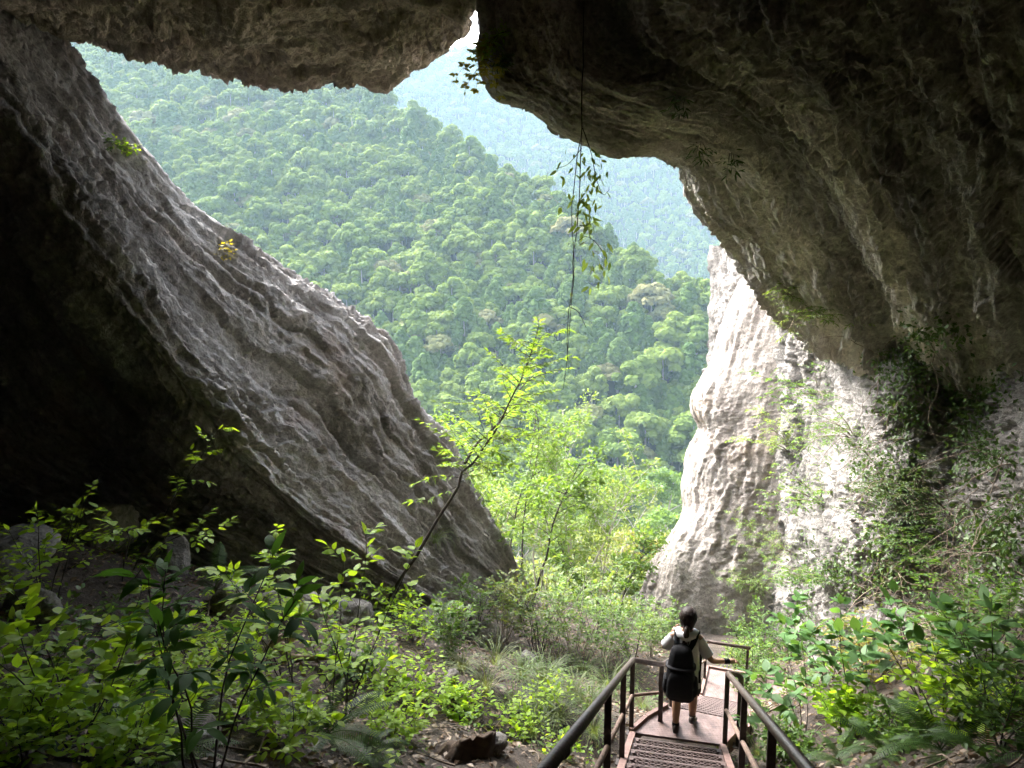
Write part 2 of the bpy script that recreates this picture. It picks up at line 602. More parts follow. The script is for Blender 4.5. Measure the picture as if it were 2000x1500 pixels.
M['plate'] = plain_mat('plate_primer', (0.20, 0.125, 0.11), rough=0.75, nscale=7, var=0.25, bump=0.2)
M['stone'] = rock_mat('stone', [(0.12, 0.11, 0.10), (0.25, 0.235, 0.22), (0.38, 0.36, 0.34)], (0.1, 0.09, 0.08), bump=0.6)
M['tree_green'] = leaf_mat('forest_leaf', (0.088, 0.142, 0.024), (0.165, 0.215, 0.05), trans=0.4, var=0.35, rough=0.7, spec=0.04, transcol=(1.35, 1.3, 0.6))
M['tree_dark'] = leaf_mat('conifer_leaf', (0.062, 0.115, 0.026), (0.115, 0.17, 0.042), trans=0.35, var=0.35, rough=0.7, spec=0.04, transcol=(1.2, 1.2, 0.8))
M['tree_pale'] = leaf_mat('pale_crown_leaf', (0.13, 0.145, 0.05), (0.19, 0.18, 0.085), trans=0.3, var=0.35, rough=0.7, spec=0.04, transcol=(1.2, 1.2, 0.8))
M['forest_floor'] = plain_mat('forest_floor', (0.03, 0.035, 0.016), rough=1.0, nscale=0.2, bump=0)
# ------------------------------------------------------------------ ground
def xs(y):
    """centre line of the stairs"""
    return np.interp(y, [-12, 0, 8.0, 8.6, 13.0, 40], [-2.7, 0.08, 1.95, 2.2, 3.85, 9.0])


BY = [-12, 0, 7.9, 8.8, 12.7, 13.8, 17, 20, 25, 45, 110, 140]
BZ = [3.2, -1.93, -5.62, -5.70, -7.8, -7.9, -8.8, -9.9, -12.4, -25, -46, -47]


def gz(x, y, detail=True):
    x = np.asarray(x, float)
    y = np.asarray(y, float)
    z = np.interp(y, BY, BZ)
    c = xs(y)
    l = np.maximum(0, c - x - 0.75)
    r = np.maximum(0, x - c - 0.75)
    fade = np.clip((30 - y) / 12, 0, 1)
    z = z + fade * (0.33 * np.minimum(l, 10) + 0.14 * np.clip(l - 10, 0, 20))
    rf = np.clip((15.5 - y) / 4, 0.0, 1)
    z = z + fade * (0.12 + 0.46 * rf) * np.minimum(r, 6)
    if detail:
        P = np.stack([x, y, np.zeros_like(x)], -1)
        away = np.clip((np.maximum(l, r) + 0.1) / 1.2, 0.0, 1)
        z = z + away * (0.30 * fbm(P * 0.45, 3, 3) + 0.10 * fbm(P * 1.9, 3, 8)) + 0.03 * fbm(P * 6, 2, 18)
    return z


def make_ground():
    X = np.concatenate([np.linspace(-60, -15, 24)[:-1], np.linspace(-15, 12, 300)[:-1], np.linspace(12, 70, 28)])
    Y = np.concatenate([np.linspace(-13, 0, 60)[:-1], np.linspace(0, 22, 300)[:-1], np.linspace(22, 150, 110)])
    XX, YY = np.meshgrid(X, Y)
    ZZ = gz(XX, YY)
    me = mesh_np('ground', np.stack([XX, YY, ZZ], -1).reshape(-1, 3), grid_faces(len(Y), len(X)))
    return tag(obj('ground', me, M['soil']), kind='structure')


make_ground()


def ghit(px, py, far=60.0):
    """where the photo ray meets the ground"""
    r = ray(px, py)
    t0 = 1.0
    d = np.arange(1.0, far, 0.02)
    P = np.array(r)[None] * (d / r.y)[:, None]
    k = np.argmax(P[:, 2] < gz(P[:, 0], P[:, 1]))
    return Vector(P[k])


# ------------------------------------------------------------------ cave rock
def A3(lst):
    return np.array([at(*q) for q in lst], float)


def left_wall():
    S0 = A3([(-30, -110, 11.6), (62, 8, 12), (143, 135, 12.3), (300, 335, 12.8), (410, 445, 13.2), (545, 535, 13.8), (655, 608, 14.3),
             (740, 680, 14.8), (792, 785, 15.3), (868, 890, 16), (930, 1000, 16.5), (1000, 1112, 17), (1040, 1190, 17.4)])
    S1 = A3([(-80, -60, 9.8), (0, 60, 10), (90, 200, 10.2), (215, 380, 10.5), (320, 510, 11), (430, 630, 11.6), (530, 730, 12.2),
             (620, 820, 12.9), (700, 910, 13.5), (790, 1000, 14.2), (870, 1080, 15), (945, 1150, 15.6), (990, 1210, 16)])
    S2 = A3([(-200, 0, 8.4), (-100, 130, 8.4), (20, 280, 8.6), (130, 440, 8.8), (215, 570, 9.1), (300, 690, 9.5), (390, 800, 10),
             (490, 900, 10.7), (590, 985, 11.4), (690, 1060, 12.2), (790, 1125, 13.2), (880, 1180, 14), (930, 1220, 14.6)])
    S3 = A3([(-420, 120, 8.6), (-300, 260, 9.0), (-160, 400, 9.3), (-30, 550, 9.6), (70, 680, 9.9), (170, 800, 10.2), (280, 895, 10.6),
             (390, 975, 11), (500, 1040, 11.5), (610, 1100, 12), (720, 1155, 12.7), (815, 1200, 13.4), (870, 1240, 13.9)])
    S4 = A3([(-700, 300, 8.2), (-560, 440, 8.6), (-400, 600, 9.0), (-240, 740, 9.4), (-110, 850, 9.7), (20, 940, 10), (150, 1010, 10.3),
             (280, 1070, 10.7), (410, 1120, 11.2), (530, 1165, 11.7), (650, 1205, 12.3), (750, 1240, 13), (810, 1275, 13.5)])
    S5 = A3([(-900, 600, 8.0), (-760, 720, 8.2), (-600, 850, 8.5), (-430, 960, 8.9), (-290, 1040, 9.2), (-150, 1100, 9.5), (-10, 1150, 9.9),
             (130, 1190, 10.4), (270, 1220, 10.9), (410, 1250, 11.5), (540, 1280, 12.1), (650, 1310, 12.8), (720, 1340, 13.3)])
    for S, k in ((S3, 1.5), (S4, 1.5), (S5, 0.6)):        # the black recess lies well behind the crest
        w = k * np.interp(np.arange(13), [0, 5, 8], [1, 1, 0])
        S *= (1 + w / S[:, 1])[:, None]
    E1 = S0 * (1 + 2.2 / S0[:, 1:2]) + np.array([-0.7, 0, -0.6])
    E2 = S0 * (1 + 6.0 / S0[:, 1:2]) + np.array([-6.0, 0, -3.5])
    C = np.stack([E2, E1, S0, S1, S2, S3, S4, S5])
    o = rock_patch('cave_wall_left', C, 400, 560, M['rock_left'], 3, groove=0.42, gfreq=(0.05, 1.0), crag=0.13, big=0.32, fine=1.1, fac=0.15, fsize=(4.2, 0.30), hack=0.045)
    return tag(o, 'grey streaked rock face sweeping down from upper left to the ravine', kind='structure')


def cave_roof():
    L0 = A3([(-260, -380, 11.8), (-60, -240, 12), (85, 5, 12.2), (200, 72, 12.4), (300, 106, 12.6), (375, 130, 12.7), (450, 142, 12.8), (545, 160, 12.9),
             (645, 150, 12.9), (760, 162, 12.8), (810, 130, 12.6), (870, 92, 12.3), (905, 52, 12), (936, 0, 11.6), (965, -70, 10.9), (1150, -150, 9.4)])
    n = len(L0)
    rows = [L0]
    xsx = L0[:, 0]
    for d, z in ((10.6, 3.15), (8.4, 3.5), (5.5, 4.3), (1, 5.4), (-5, 5.6), (-11, 3.0)):
        R = L0.copy()
        sc = 0.35 + 0.65 * max(d, 0) / 12
        lift = np.interp(np.arange(n), [0, n - 5, n - 1], [0, 0, 1.2]) * max(d, 0) / 12
        R[:, 0] = xsx * np.interp(np.arange(n), [0, 2, n - 1], [1.1, np.interp(d, [-11, 1, 5.5, 8.4, 10.6], [1.0, 0.95, 0.85, 0.84, 0.9]), 0.95])
        R[:, 1] = L0[:, 1] + (d - 12.6)
        base = L0[:, 2] * 0.35 + z * 0.65
        R[:, 2] = np.where(d > 8, base, z) + lift
        rows.append(R)
    E1 = L0 * (1 + 0.9 / L0[:, 1:2]) + np.array([-0.35, 0, 0.8])
    E2 = L0 * (1 + 3.0 / L0[:, 1:2]) + np.array([-1.5, 0, 7.0])
    C = np.stack([E2, E1] + rows)
    o = rock_patch('cave_roof', C, 420, 460, M['rock_roof'], 14, inside=(0, 6, -2), groove=0.10, gfreq=(0.5, 0.35), crag=0.18, big=0.16, fine=1.5, fac=0.13, fsize=(0.5, 0.6))
    return tag(o, 'brown rock roof slab hanging across the top of the opening', kind='structure')


def right_mass():
    R0 = A3([(952, -120, 10.6), (948, 20, 10.3), (972, 148, 10), (1045, 192, 9.8), (1115, 245, 9.8), (1200, 286, 9.8), (1300, 286, 10.1), (1348, 325, 10.6),
             (1395, 410, 11.2), (1448, 498, 11.7), (1512, 590, 12.2), (1575, 652, 12.9), (1615, 695, 14.4)])
    R1 = A3([(1065, -120, 9.6), (1062, 15, 9.4), (1080, 125, 9.2), (1140, 185, 9.1), (1220, 225, 9.0), (1310, 245, 9.0), (1385, 285, 9.2), (1440, 360, 9.6),
             (1490, 440, 10.1), (1540, 525, 10.6), (1590, 605, 11.1), (1640, 660, 12.0), (1675, 710, 13.6)])
    R2 = A3([(1165, -120, 9.1), (1172, 0, 8.9), (1190, 95, 8.7), (1260, 150, 8.5), (1350, 180, 8.3), (1430, 225, 8.3), (1500, 295, 8.5), (1550, 375, 8.9),
             (1592, 455, 9.4), (1632, 535, 9.9), (1672, 610, 10.4), (1712, 665, 11.2), (1742, 730, 12.3)])
    R3 = A3([(1350, -160, 7.2), (1370, -20, 7.1), (1400, 70, 7.1), (1455, 125, 7.1), (1530, 185, 7.1), (1590, 250, 7.2), (1642, 330, 7.5), (1682, 410, 7.9),
             (1715, 485, 8.4), (1745, 555, 8.9), (1775, 625, 9.4), (1800, 695, 10.2), (1825, 790, 11.2)])
    R4 = A3([(1580, -240, 6.0), (1610, -90, 5.9), (1650, 10, 5.9), (1700, 90, 6.0), (1750, 175, 6.1), (1790, 260, 6.3), (1825, 340, 6.6), (1855, 420, 7.0),
             (1880, 490, 7.4), (1900, 560, 7.9), (1915, 630, 8.3), (1930, 705, 9.5), (1945, 820, 10.1)])
    R5 = A3([(1950, -380, 4.8), (1980, -200, 4.7), (2010, -60, 4.7), (2040, 40, 4.8), (2070, 140, 4.9), (2090, 240, 5.1), (2110, 330, 5.3), (2125, 410, 5.6),
             (2135, 490, 5.9), (2145, 560, 6.3), (2150, 630, 6.6), (2160, 710, 7.3), (2165, 840, 7.8)])
    R6 = A3([(2700, -700, 3.2), (2720, -420, 3.2), (2740, -240, 3.2), (2740, -100, 3.3), (2740, 40, 3.4), (2740, 160, 3.5), (2740, 280, 3.6), (2740, 390, 3.7),
             (2740, 490, 3.8), (2740, 580, 3.9), (2740, 670, 4.0), (2740, 750, 4.2), (2740, 820, 4.4)])
    R7 = R6.copy(); R7[:, 0] = 5.4; R7[:, 1] = -2.0
    R8 = R6.copy(); R8[:, 0] = 4.0; R8[:, 1] = -10.0
    E1 = R0 * (1 + 1.6 / R0[:, 1:2]) + np.array([0.6, 0, 0.5])
    E2 = R0 * (1 + 4.0 / R0[:, 1:2]) + np.array([5.0, 0, 6.0])
    C = np.stack([E2, E1, R0, R1, R2, R3, R4, R5, R6, R7, R8])
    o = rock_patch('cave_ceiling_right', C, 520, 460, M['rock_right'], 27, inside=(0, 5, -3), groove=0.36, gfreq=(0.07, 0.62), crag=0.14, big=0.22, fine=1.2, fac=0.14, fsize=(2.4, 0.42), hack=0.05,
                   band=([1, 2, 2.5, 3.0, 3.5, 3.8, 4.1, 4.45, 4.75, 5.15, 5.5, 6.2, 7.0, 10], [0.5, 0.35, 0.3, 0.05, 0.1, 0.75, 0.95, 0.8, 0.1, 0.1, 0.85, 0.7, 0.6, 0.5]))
    return tag(o, 'tan and charcoal banded rock overhang arching over the right side', kind='structure')


def right_wall():
    # rows top to bottom, columns left (far) to right (near)
    px = [1380, 1470, 1560, 1650, 1735, 1800, 1880, 1970, 2120, 2500, 3300]
    dt = [24.0, 20.6, 17.4, 14.8, 12.2, 11.7, 11.2, 9.6, 7.9, 5.6, 3.6]
    db = [23.0, 19.4, 15.8, 12.8, 10.9, 10.0, 9.0, 7.9, 6.5, 4.8, 3.2]
    py = [480, 600, 690, 770, 850, 930, 1010, 1090, 1170, 1260, 1360]
    C = np.zeros((len(py), len(px), 3))
    for i, y in enumerate(py):
        f = i / (len(py) - 1)
        for j, x in enumerate(px):
            d = dt[j] * (1 - f) + db[j] * f
            if j in (4, 5) and 1 <= i <= 3:      # the boulder that bulges under the overhang
                d -= 0.75
            if j == 3 and 1 <= i <= 3:
                d += 0.5
            if i in (5, 6, 7) and j in (3, 4):
                d -= 0.5
            C[i, j] = at(x, y, d)
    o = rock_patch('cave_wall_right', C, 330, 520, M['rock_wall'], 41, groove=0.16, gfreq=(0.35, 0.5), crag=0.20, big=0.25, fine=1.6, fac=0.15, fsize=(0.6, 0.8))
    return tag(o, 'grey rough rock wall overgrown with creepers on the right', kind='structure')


def white_rock():
    # rows top to bottom; silhouette, two columns on the face, then hidden behind the overhang
    sil = [(1640, 330), (1530, 425), (1456, 506), (1428, 575), (1398, 650), (1384, 705), (1352, 765), (1350, 805), (1366, 840), (1347, 890), (1334, 950), (1333, 1000),
           (1296, 1065), (1268, 1115), (1256, 1180), (1246, 1260), (1236, 1360)]
    C = np.zeros((len(sil), 8, 3))
    for i, (x, y) in enumerate(sil):
        f = i / (len(sil) - 1)
        w = 1 + 0.35 * f
        d0 = 21.6 - 0.8 * f
        s = np.array(at(x, y, d0))
        C[i, 0] = s * (1 + 7.0 / d0) + np.array([4.5, 0, 0.0])
        C[i, 1] = s * (1 + 3.0 / d0) + np.array([1.5, 0, 0.0])
        C[i, 2] = s * (1 + 1.0 / d0) + np.array([0.35, 0, 0])
        C[i, 3] = s
        ln = lambda a_, b_: a_ + (b_ - a_) * f
        C[i, 4] = at(0.55 * x + 0.45 * max(x + 60, ln(1510, 1400)), y, d0 - 1.5)
        C[i, 5] = at(max(x + 80, ln(1570, 1490)), y, d0 - 3.0)
        C[i, 6] = at(max(x + 160, ln(1660, 1600)), y, d0 - 4.2)
        C[i, 7] = at(max(x + 300, ln(1800, 1760)), y, d0 - 5.2)
    G = np.swapaxes(C, 0, 1)          # flow runs down the face
    o = rock_patch('white_rock', G, 260, 420, M['rock_white'], 55, groove=0.12, gfreq=(0.08, 0.8), crag=0.10, big=0.10, fine=0.7, fac=0.075, fsize=(1.8, 0.35), hack=0.025)
    o.name = 'rock_pinnacle'
    return tag(o, 'pale pinkish white rock pinnacle standing outside the opening on the right', 'rock')


def cave_shell():
    prof = np.array([(-10, -9), (-10.6, -5), (-10.8, -1), (-9.6, 3.6), (-6, 6.6), (0, 7.6), (4, 6.6), (6.4, 3), (7.2, -2), (7.0, -6), (6.5, -10)], float)
    C = []
    for y, s, up in ((-11.2, 0.05, 0), (-11, 0.5, 0), (-9.5, 0.9, 0), (-5, 1.0, 0.0), (0, 1.0, 0), (5, 1.04, 0.3), (9, 1.1, 0.8), (12.5, 1.22, 1.4)):
        R = np.zeros((len(prof), 3))
        R[:, 0] = prof[:, 0] * s
        R[:, 1] = y
        R[:, 2] = prof[:, 1] * s + up
        C.append(R)
    C = np.stack(C)
    o = rock_patch('cave_shell', C, 150, 150, M['rock_right'], 77, inside=(0, 0, 0), groove=0.1, crag=0.4, big=0.6, band=([0, 7], [0.4, 0.6]))
    o.name = 'cave_chamber'
    return tag(o, 'dark rock chamber of the cave behind the viewpoint', kind='structure')


left_wall()
cave_roof()
right_mass()
right_wall()
white_rock()
cave_shell()
# ------------------------------------------------------------------ hills
def smin(a, b, k):
    h = np.clip(0.5 + 0.5 * (b - a) / k, 0, 1)
    return b * (1 - h) + a * h - k * h * (1 - h)


def hill_near(x, y):
    P = np.stack([x, y, np.zeros_like(x)], -1)
    zr = 66 - 0.73 * (x + 49) + 9 * fbm(P[..., [0, 0, 0]] * 0.02, 2, 91)
    plane = -48 + (y - 118) / 1.62 + 9 * fbm(P * 0.012, 3, 92) + 2.5 * fbm(P * 0.045, 2, 93)
    yr = 118 + (zr + 48) * 1.62
    back = zr - 0.55 * (y - yr)
    return smin(plane, back, 12)


def hill_far(x, y):
    P = np.stack([x, y, np.zeros_like(x)], -1)
    zr = 243 + 0.10 * (x + 30) + 10 * fbm(P[..., [0, 0, 0]] * 0.008, 2, 95)
    plane = -70 + (y - 425) * 0.80 + 22 * fbm(P * 0.0055, 3, 96)
    yr = 425 + (zr + 70) / 0.80
    back = zr - 0.5 * (y - yr)
    return smin(plane, back, 14)


def hill_mesh(name, fn, X, Y, label):
    XX, YY = np.meshgrid(X, Y)
    me = mesh_np(name, np.stack([XX, YY, fn(XX, YY)], -1).reshape(-1, 3), grid_faces(len(Y), len(X)))
    return tag(obj(name, me, M['forest_floor']), label, kind='structure')


hill_mesh('near_hillside', hill_near, np.linspace(-420, 260, 110), np.linspace(105, 620, 90), 'steep near hillside under the forest')
hill_mesh('far_hillside', hill_far, np.linspace(-600, 700, 110), np.linspace(380, 1000, 90), 'far hillside under the forest')


# ------------------------------------------------------------------ forest trees (crown about 20 px wide in the render)
def tree_proto(name, seed, kind):
    r = np.random.default_rng(seed)
    V, Q, MI = [], [], []
    nv = 0
    if kind == 'conifer':
        H, Wd = 10.0, 2.7
        lumps = []
        for k in range(26):
            t = r.uniform(0.12, 1.0) ** 0.8
            rad = Wd * (1 - t) ** 0.5
            a = r.uniform(0, 6.283)
            rr = rad * r.uniform(0.55, 1.0)
            lumps.append((rr * math.cos(a), rr * math.sin(a), 2.0 + t * (H - 2.2), 0.55 + 0.95 * (1 - t), 1.5))
    else:
        H, Wd = (10.5, 3.3) if kind == 'broad' else (9.5, 3.6)
        lumps = []
        for k in range(24):
            d = r.normal(size=3)
            d /= np.linalg.norm(d)
            d[2] = abs(d[2]) * 1.05 - 0.15
            s = r.uniform(0.65, 1.0)
            lumps.append((d[0] * Wd * s, d[1] * Wd * s, H * 0.58 + d[2] * H * 0.38 * s, r.uniform(0.9, 1.5), 0.8))
    for (cx, cy_, cz, rad, zs) in lumps:
        n = int(50 + 62 * rad)
        d = r.normal(size=(n, 3))
        d /= np.linalg.norm(d, axis=1, keepdims=True)
        d[:, 2] = np.where(d[:, 2] < -0.35, -d[:, 2], d[:, 2])
        c = np.array([cx, cy_, cz]) + d * rad * r.uniform(0.75, 1.08, (n, 1)) * np.array([1, 1, zs])
        nn = d + r.normal(size=(n, 3)) * 0.28 + np.array([0, 0, 0.35])
        nn /= np.linalg.norm(nn, axis=1, keepdims=True)
        a = np.cross(nn, r.normal(size=(n, 3)))
        a /= np.linalg.norm(a, axis=1, keepdims=True)
        b = np.cross(nn, a)
        s = r.uniform(0.2, 0.42, (n, 1))
        for sa, sb in ((-1, -0.6), (0.4, -1), (1, 0.6), (-0.4, 1)):
            V.append(c + a * s * sa * 1.15 + b * s * sb)
        k = np.arange(n)
        Q.append(np.stack([nv + k, nv + n + k, nv + 2 * n + k, nv + 3 * n + k], -1))
        nv += 4 * n
    nleaf = sum(len(q) for q in Q)
    mb = MB()
    mb.tube([(0, 0, -1.5), (0.1, 0, H * 0.35), (0, 0.1, H * 0.8)], [0.28, 0.2, 0.06], 5)
    tv = np.concatenate(mb.v)
    V.append(tv)
    Q.append(np.concatenate(mb.q) + nv)
    me = mesh_np(name, np.concatenate(V), np.concatenate(Q), smooth=False)
    me.materials.append(M['tree_pale'] if kind == 'pale' else M['tree_dark'] if kind == 'conifer' else M['tree_green'])
    me.materials.append(M['bark_pale'])
    mi = np.zeros(len(me.polygons), np.int32)
    mi[nleaf:] = 1
    me.polygons.foreach_set('material_index', mi)
    return me


def snag_proto(name, seed):
    r = random.Random(seed)
    mb = MB()
    mb.tube([(0, 0, -1), (0.2, 0, 5), (0.1, 0.2, 9), (0.3, 0, 12)], [0.22, 0.17, 0.1, 0.03], 5)
    for k in range(14):
        z = r.uniform(5, 11)
        a = r.uniform(0, 6.28)
        l = r.uniform(1.0, 2.4)
        mb.tube([(0.15, 0.1, z), (l * 0.5 * math.cos(a), l * 0.5 * math.sin(a), z + 0.5), (l * math.cos(a), l * math.sin(a), z + 0.8)], [0.07, 0.05, 0.02], 4)
    me = mb.mesh(name)
    me.materials.append(M['bark_pale'])
    return me


PROTO = [tree_proto('broadleaf_tree', 1, 'broad'), tree_proto('broadleaf_tree', 2, 'broad'), tree_proto('broadleaf_tree', 3, 'broad'),
         tree_proto('cedar_tree', 4, 'conifer'), tree_proto('cedar_tree', 5, 'conifer'), tree_proto('pale_tree', 6, 'pale'), snag_proto('dead_tree', 7)]
PNAME = ['broadleaf_tree', 'broadleaf_tree', 'broadleaf_tree', 'cedar_tree', 'cedar_tree', 'pale_tree', 'dead_tree']
MOUTH = np.array([(92, 38), (300, 128), (545, 172), (760, 172), (905, 52), (930, 0), (950, 40), (975, 150), (1115, 245), (1300, 286), (1395, 410), (1450, 500),
                  (1395, 650), (1350, 780), (1334, 1000), (1260, 1120), (1250, 1200), (1020, 1150), (870, 890), (740, 680), (655, 608), (410, 445), (160, 150)], float)


def in_poly(px, py, poly):
    ins = np.zeros(len(px), bool)
    j = len(poly) - 1
    for i in range(len(poly)):
        xi, yi = poly[i]
        xj, yj = poly[j]
        c = ((yi > py) != (yj > py)) & (px < (xj - xi) * (py - yi) / (yj - yi + 1e-9) + xi)
        ins ^= c
        j = i
    return ins


def scatter_hill(fn, x0, x1, y0, y1, step, r):
    X, Y = np.meshgrid(np.arange(x0, x1, step), np.arange(y0, y1, step * 0.95))
    X = X.ravel() + r.uniform(-0.42, 0.42, X.size) * step
    Y = Y.ravel() + r.uniform(-0.42, 0.42, Y.size) * step
    Z = fn(X, Y)
    dep = Y * CP - Z * SP
    px = 1000 + F * X / dep
    py = 750 - F * (Z * CP + Y * SP) / dep
    k = (px > -350) & (px < 1850) & (py > -160) & (py < 1350)
    return X[k], Y[k], Z[k], px[k], py[k]


def forest():
    r = np.random.default_rng(21)
    Xn, Yn, Zn, pxn, pyn = scatter_hill(hill_near, -420, 240, 108, 520, 3.35, r)
    # drop trees on the far side of the near ridge
    keep = hill_near(Xn, Yn + 14) > Zn - 6
    Xn, Yn, Zn, pxn, pyn = [a[keep] for a in (Xn, Yn, Zn, pxn, pyn)]
    Xf, Yf, Zf, pxf, pyf = scatter_hill(hill_far, -520, 560, 400, 860, 5.0, r)
    kf = hill_far(Xf, Yf + 16) > Zf - 6
    Xf, Yf, Zf = Xf[kf], Yf[kf], Zf[kf]
    n, m = len(Xn), len(Xf)
    X = np.concatenate([Xn, Xf]); Y = np.concatenate([Yn, Yf]); Z = np.concatenate([Zn, Zf])
    P = np.stack([X, Y, Z * 0], -1)
    stand = fbm(P * 0.02, 2, 31)                      # stands of cedar between the broadleaf
    kind = np.where(r.uniform(size=n + m) < np.clip(0.27 + 1.3 * stand, 0.04, 0.75), r.integers(3, 5, n + m), r.integers(0, 3, n + m))
    pale = (r.uniform(size=n + m) < 0.045)
    kind = np.where(pale, 5, kind)
    kind = np.where(r.uniform(size=n + m) < 0.012, 6, kind)
    scl = np.clip(np.exp(r.normal(-0.24, 0.25, n + m)), 0.45, 1.3) * np.where(kind == 6, 0.85, 1)
    rot = r.uniform(0, 6.283, n + m)
    # 300 that show largest: nearest ones inside the opening, on the camera side of the ridge
    px = np.concatenate([pxn, np.full(m, -1)])
    pyt = np.concatenate([pyn, np.full(m, -1)]) - 40
    vis = in_poly(px, pyt, MOUTH) & (np.arange(n + m) < n)
    score = np.where(vis, Y, 1e9)
    pick = np.argsort(score)[:300]
    picked = np.zeros(n + m, bool)
    picked[pick] = True
    lab = {'broadleaf_tree': 'round green broadleaf crown',
           'cedar_tree': 'narrow dark green conifer',
           'pale_tree': 'pale yellowish crown',
           'dead_tree': 'bare grey dead tree'}
    src = {}
    for i in pick:
        nm = PNAME[kind[i]]
        o = obj(nm, PROTO[kind[i]], loc=(X[i], Y[i], Z[i] - 0.6), rot=(0, 0, rot[i]), scl=float(scl[i]))
        X0, Y0 = px[i], pyt[i]
        if X0 < 420:
            wh = 'high on the slope over the left rock edge'
        elif X0 < 760 and Y0 < 420:
            wh = 'high on the slope under the roof slab'
        elif X0 < 760:
            wh = 'on the slope over the middle of the left rock edge'
        elif X0 < 1000 and Y0 < 640:
            wh = 'halfway up the slope left of the hanging vine'
        elif X0 < 1000:
            wh = 'low on the slope behind the leaning sapling'
        elif X0 < 1200 and Y0 < 640:
            wh = 'on the slope behind the hanging vine'
        elif X0 < 1200:
            wh = 'low on the slope right of the leaning sapling'
        elif Y0 < 680:
            wh = 'near the right end of the slope beside the overhang'
        else:
            wh = 'low on the slope beside the white pinnacle'
        tag(o, ('small ' if scl[i] < 0.68 else 'large ' if scl[i] > 0.94 else 'middle-sized ') + lab[nm] + ' ' + wh, 'tree', nm.replace('_', ' ') + 's of the near hillside')
        src.setdefault(int(kind[i]), o)
    # the rest of the wood: one object, instanced on points
    rest = ~picked
    me = bpy.data.meshes.new('forest')
    me.vertices.add(int(rest.sum()))
    me.vertices.foreach_set('co', np.stack([X[rest], Y[rest], Z[rest] - 0.6], -1).astype(np.float32).ravel())
    kinds = sorted(src)
    remap = {k: i for i, k in enumerate(kinds)}
    a = me.attributes.new('kind', 'INT', 'POINT')
    a.data.foreach_set('value', np.array([remap.get(int(k), 0) for k in kind[rest]], np.int32))
    a = me.attributes.new('size', 'FLOAT', 'POINT')
    a.data.foreach_set('value', scl[rest].astype(np.float32))
    a = me.attributes.new('turn', 'FLOAT_VECTOR', 'POINT')
    tv = np.zeros((int(rest.sum()), 3), np.float32)
    tv[:, 2] = rot[rest]
    a.data.foreach_set('vector', tv.ravel())
    fo = obj('forest', me)
    tag(fo, 'mass of forest covering the far slopes of the valley', 'forest', kind='stuff')
    ng = bpy.data.node_groups.new('forest_scatter', 'GeometryNodeTree')
    ng.interface.new_socket('Geometry', in_out='INPUT', socket_type='NodeSocketGeometry')
    ng.interface.new_socket('Geometry', in_out='OUTPUT', socket_type='NodeSocketGeometry')
    nd, lk = ng.nodes, ng.links
    gi, go = nd.new('NodeGroupInput'), nd.new('NodeGroupOutput')
    jn = nd.new('GeometryNodeJoinGeometry')
    ip = nd.new('GeometryNodeInstanceOnPoints')
    ip.inputs['Pick Instance'].default_value = True
    # Join Geometry lists the last link first
    for k in reversed(kinds):
        oi = nd.new('GeometryNodeObjectInfo')
        oi.transform_space = 'ORIGINAL'
        oi.inputs['Object'].default_value = src[k]
        oi.inputs['As Instance'].default_value = True
        lk.new(oi.outputs['Geometry'], jn.inputs[0])

    def attr(nm, ty):
        q = nd.new('GeometryNodeInputNamedAttribute')
        q.data_type = ty
        q.inputs['Name'].default_value = nm
        return q.outputs['Attribute']
    lk.new(gi.outputs[0], ip.inputs['Points'])
    lk.new(jn.outputs[0], ip.inputs['Instance'])
    lk.new(attr('kind', 'INT'), ip.inputs['Instance Index'])
    lk.new(attr('turn', 'FLOAT_VECTOR'), ip.inputs['Rotation'])
    lk.new(attr('size', 'FLOAT'), ip.inputs['Scale'])
    lk.new(ip.outputs[0], go.inputs[0])
    md = fo.modifiers.new('scatter', 'NODES')
    md.node_group = ng
    print('forest', n, m, 'rest', int(rest.sum()))


forest()


# ------------------------------------------------------------------ haze
def haze():
    mb = MB()
    mb.box((50, 520, 130), (1700, 1110, 420))
    m = bpy.data.materials.new('haze')
    m.use_nodes = True
    nd, lk = m.node_tree.nodes, m.node_tree.links
    for q in list(nd):
        nd.remove(q)
    out = nd.new('ShaderNodeOutputMaterial')
    pv = nd.new('ShaderNodeVolumePrincipled')
    pv.inputs['Color'].default_value = (0.46, 0.64, 0.77, 1)
    pv.inputs['Density'].default_value = HAZE
    pv.inputs['Anisotropy'].default_value = 0.0
    lk.new(pv.outputs[0], out.inputs['Volume'])
    o = mb.build('haze', m, smooth=False)
    tag(o, 'thin pale blue summer haze filling the valley air', 'haze', kind='stuff')


HAZE = 0.00041

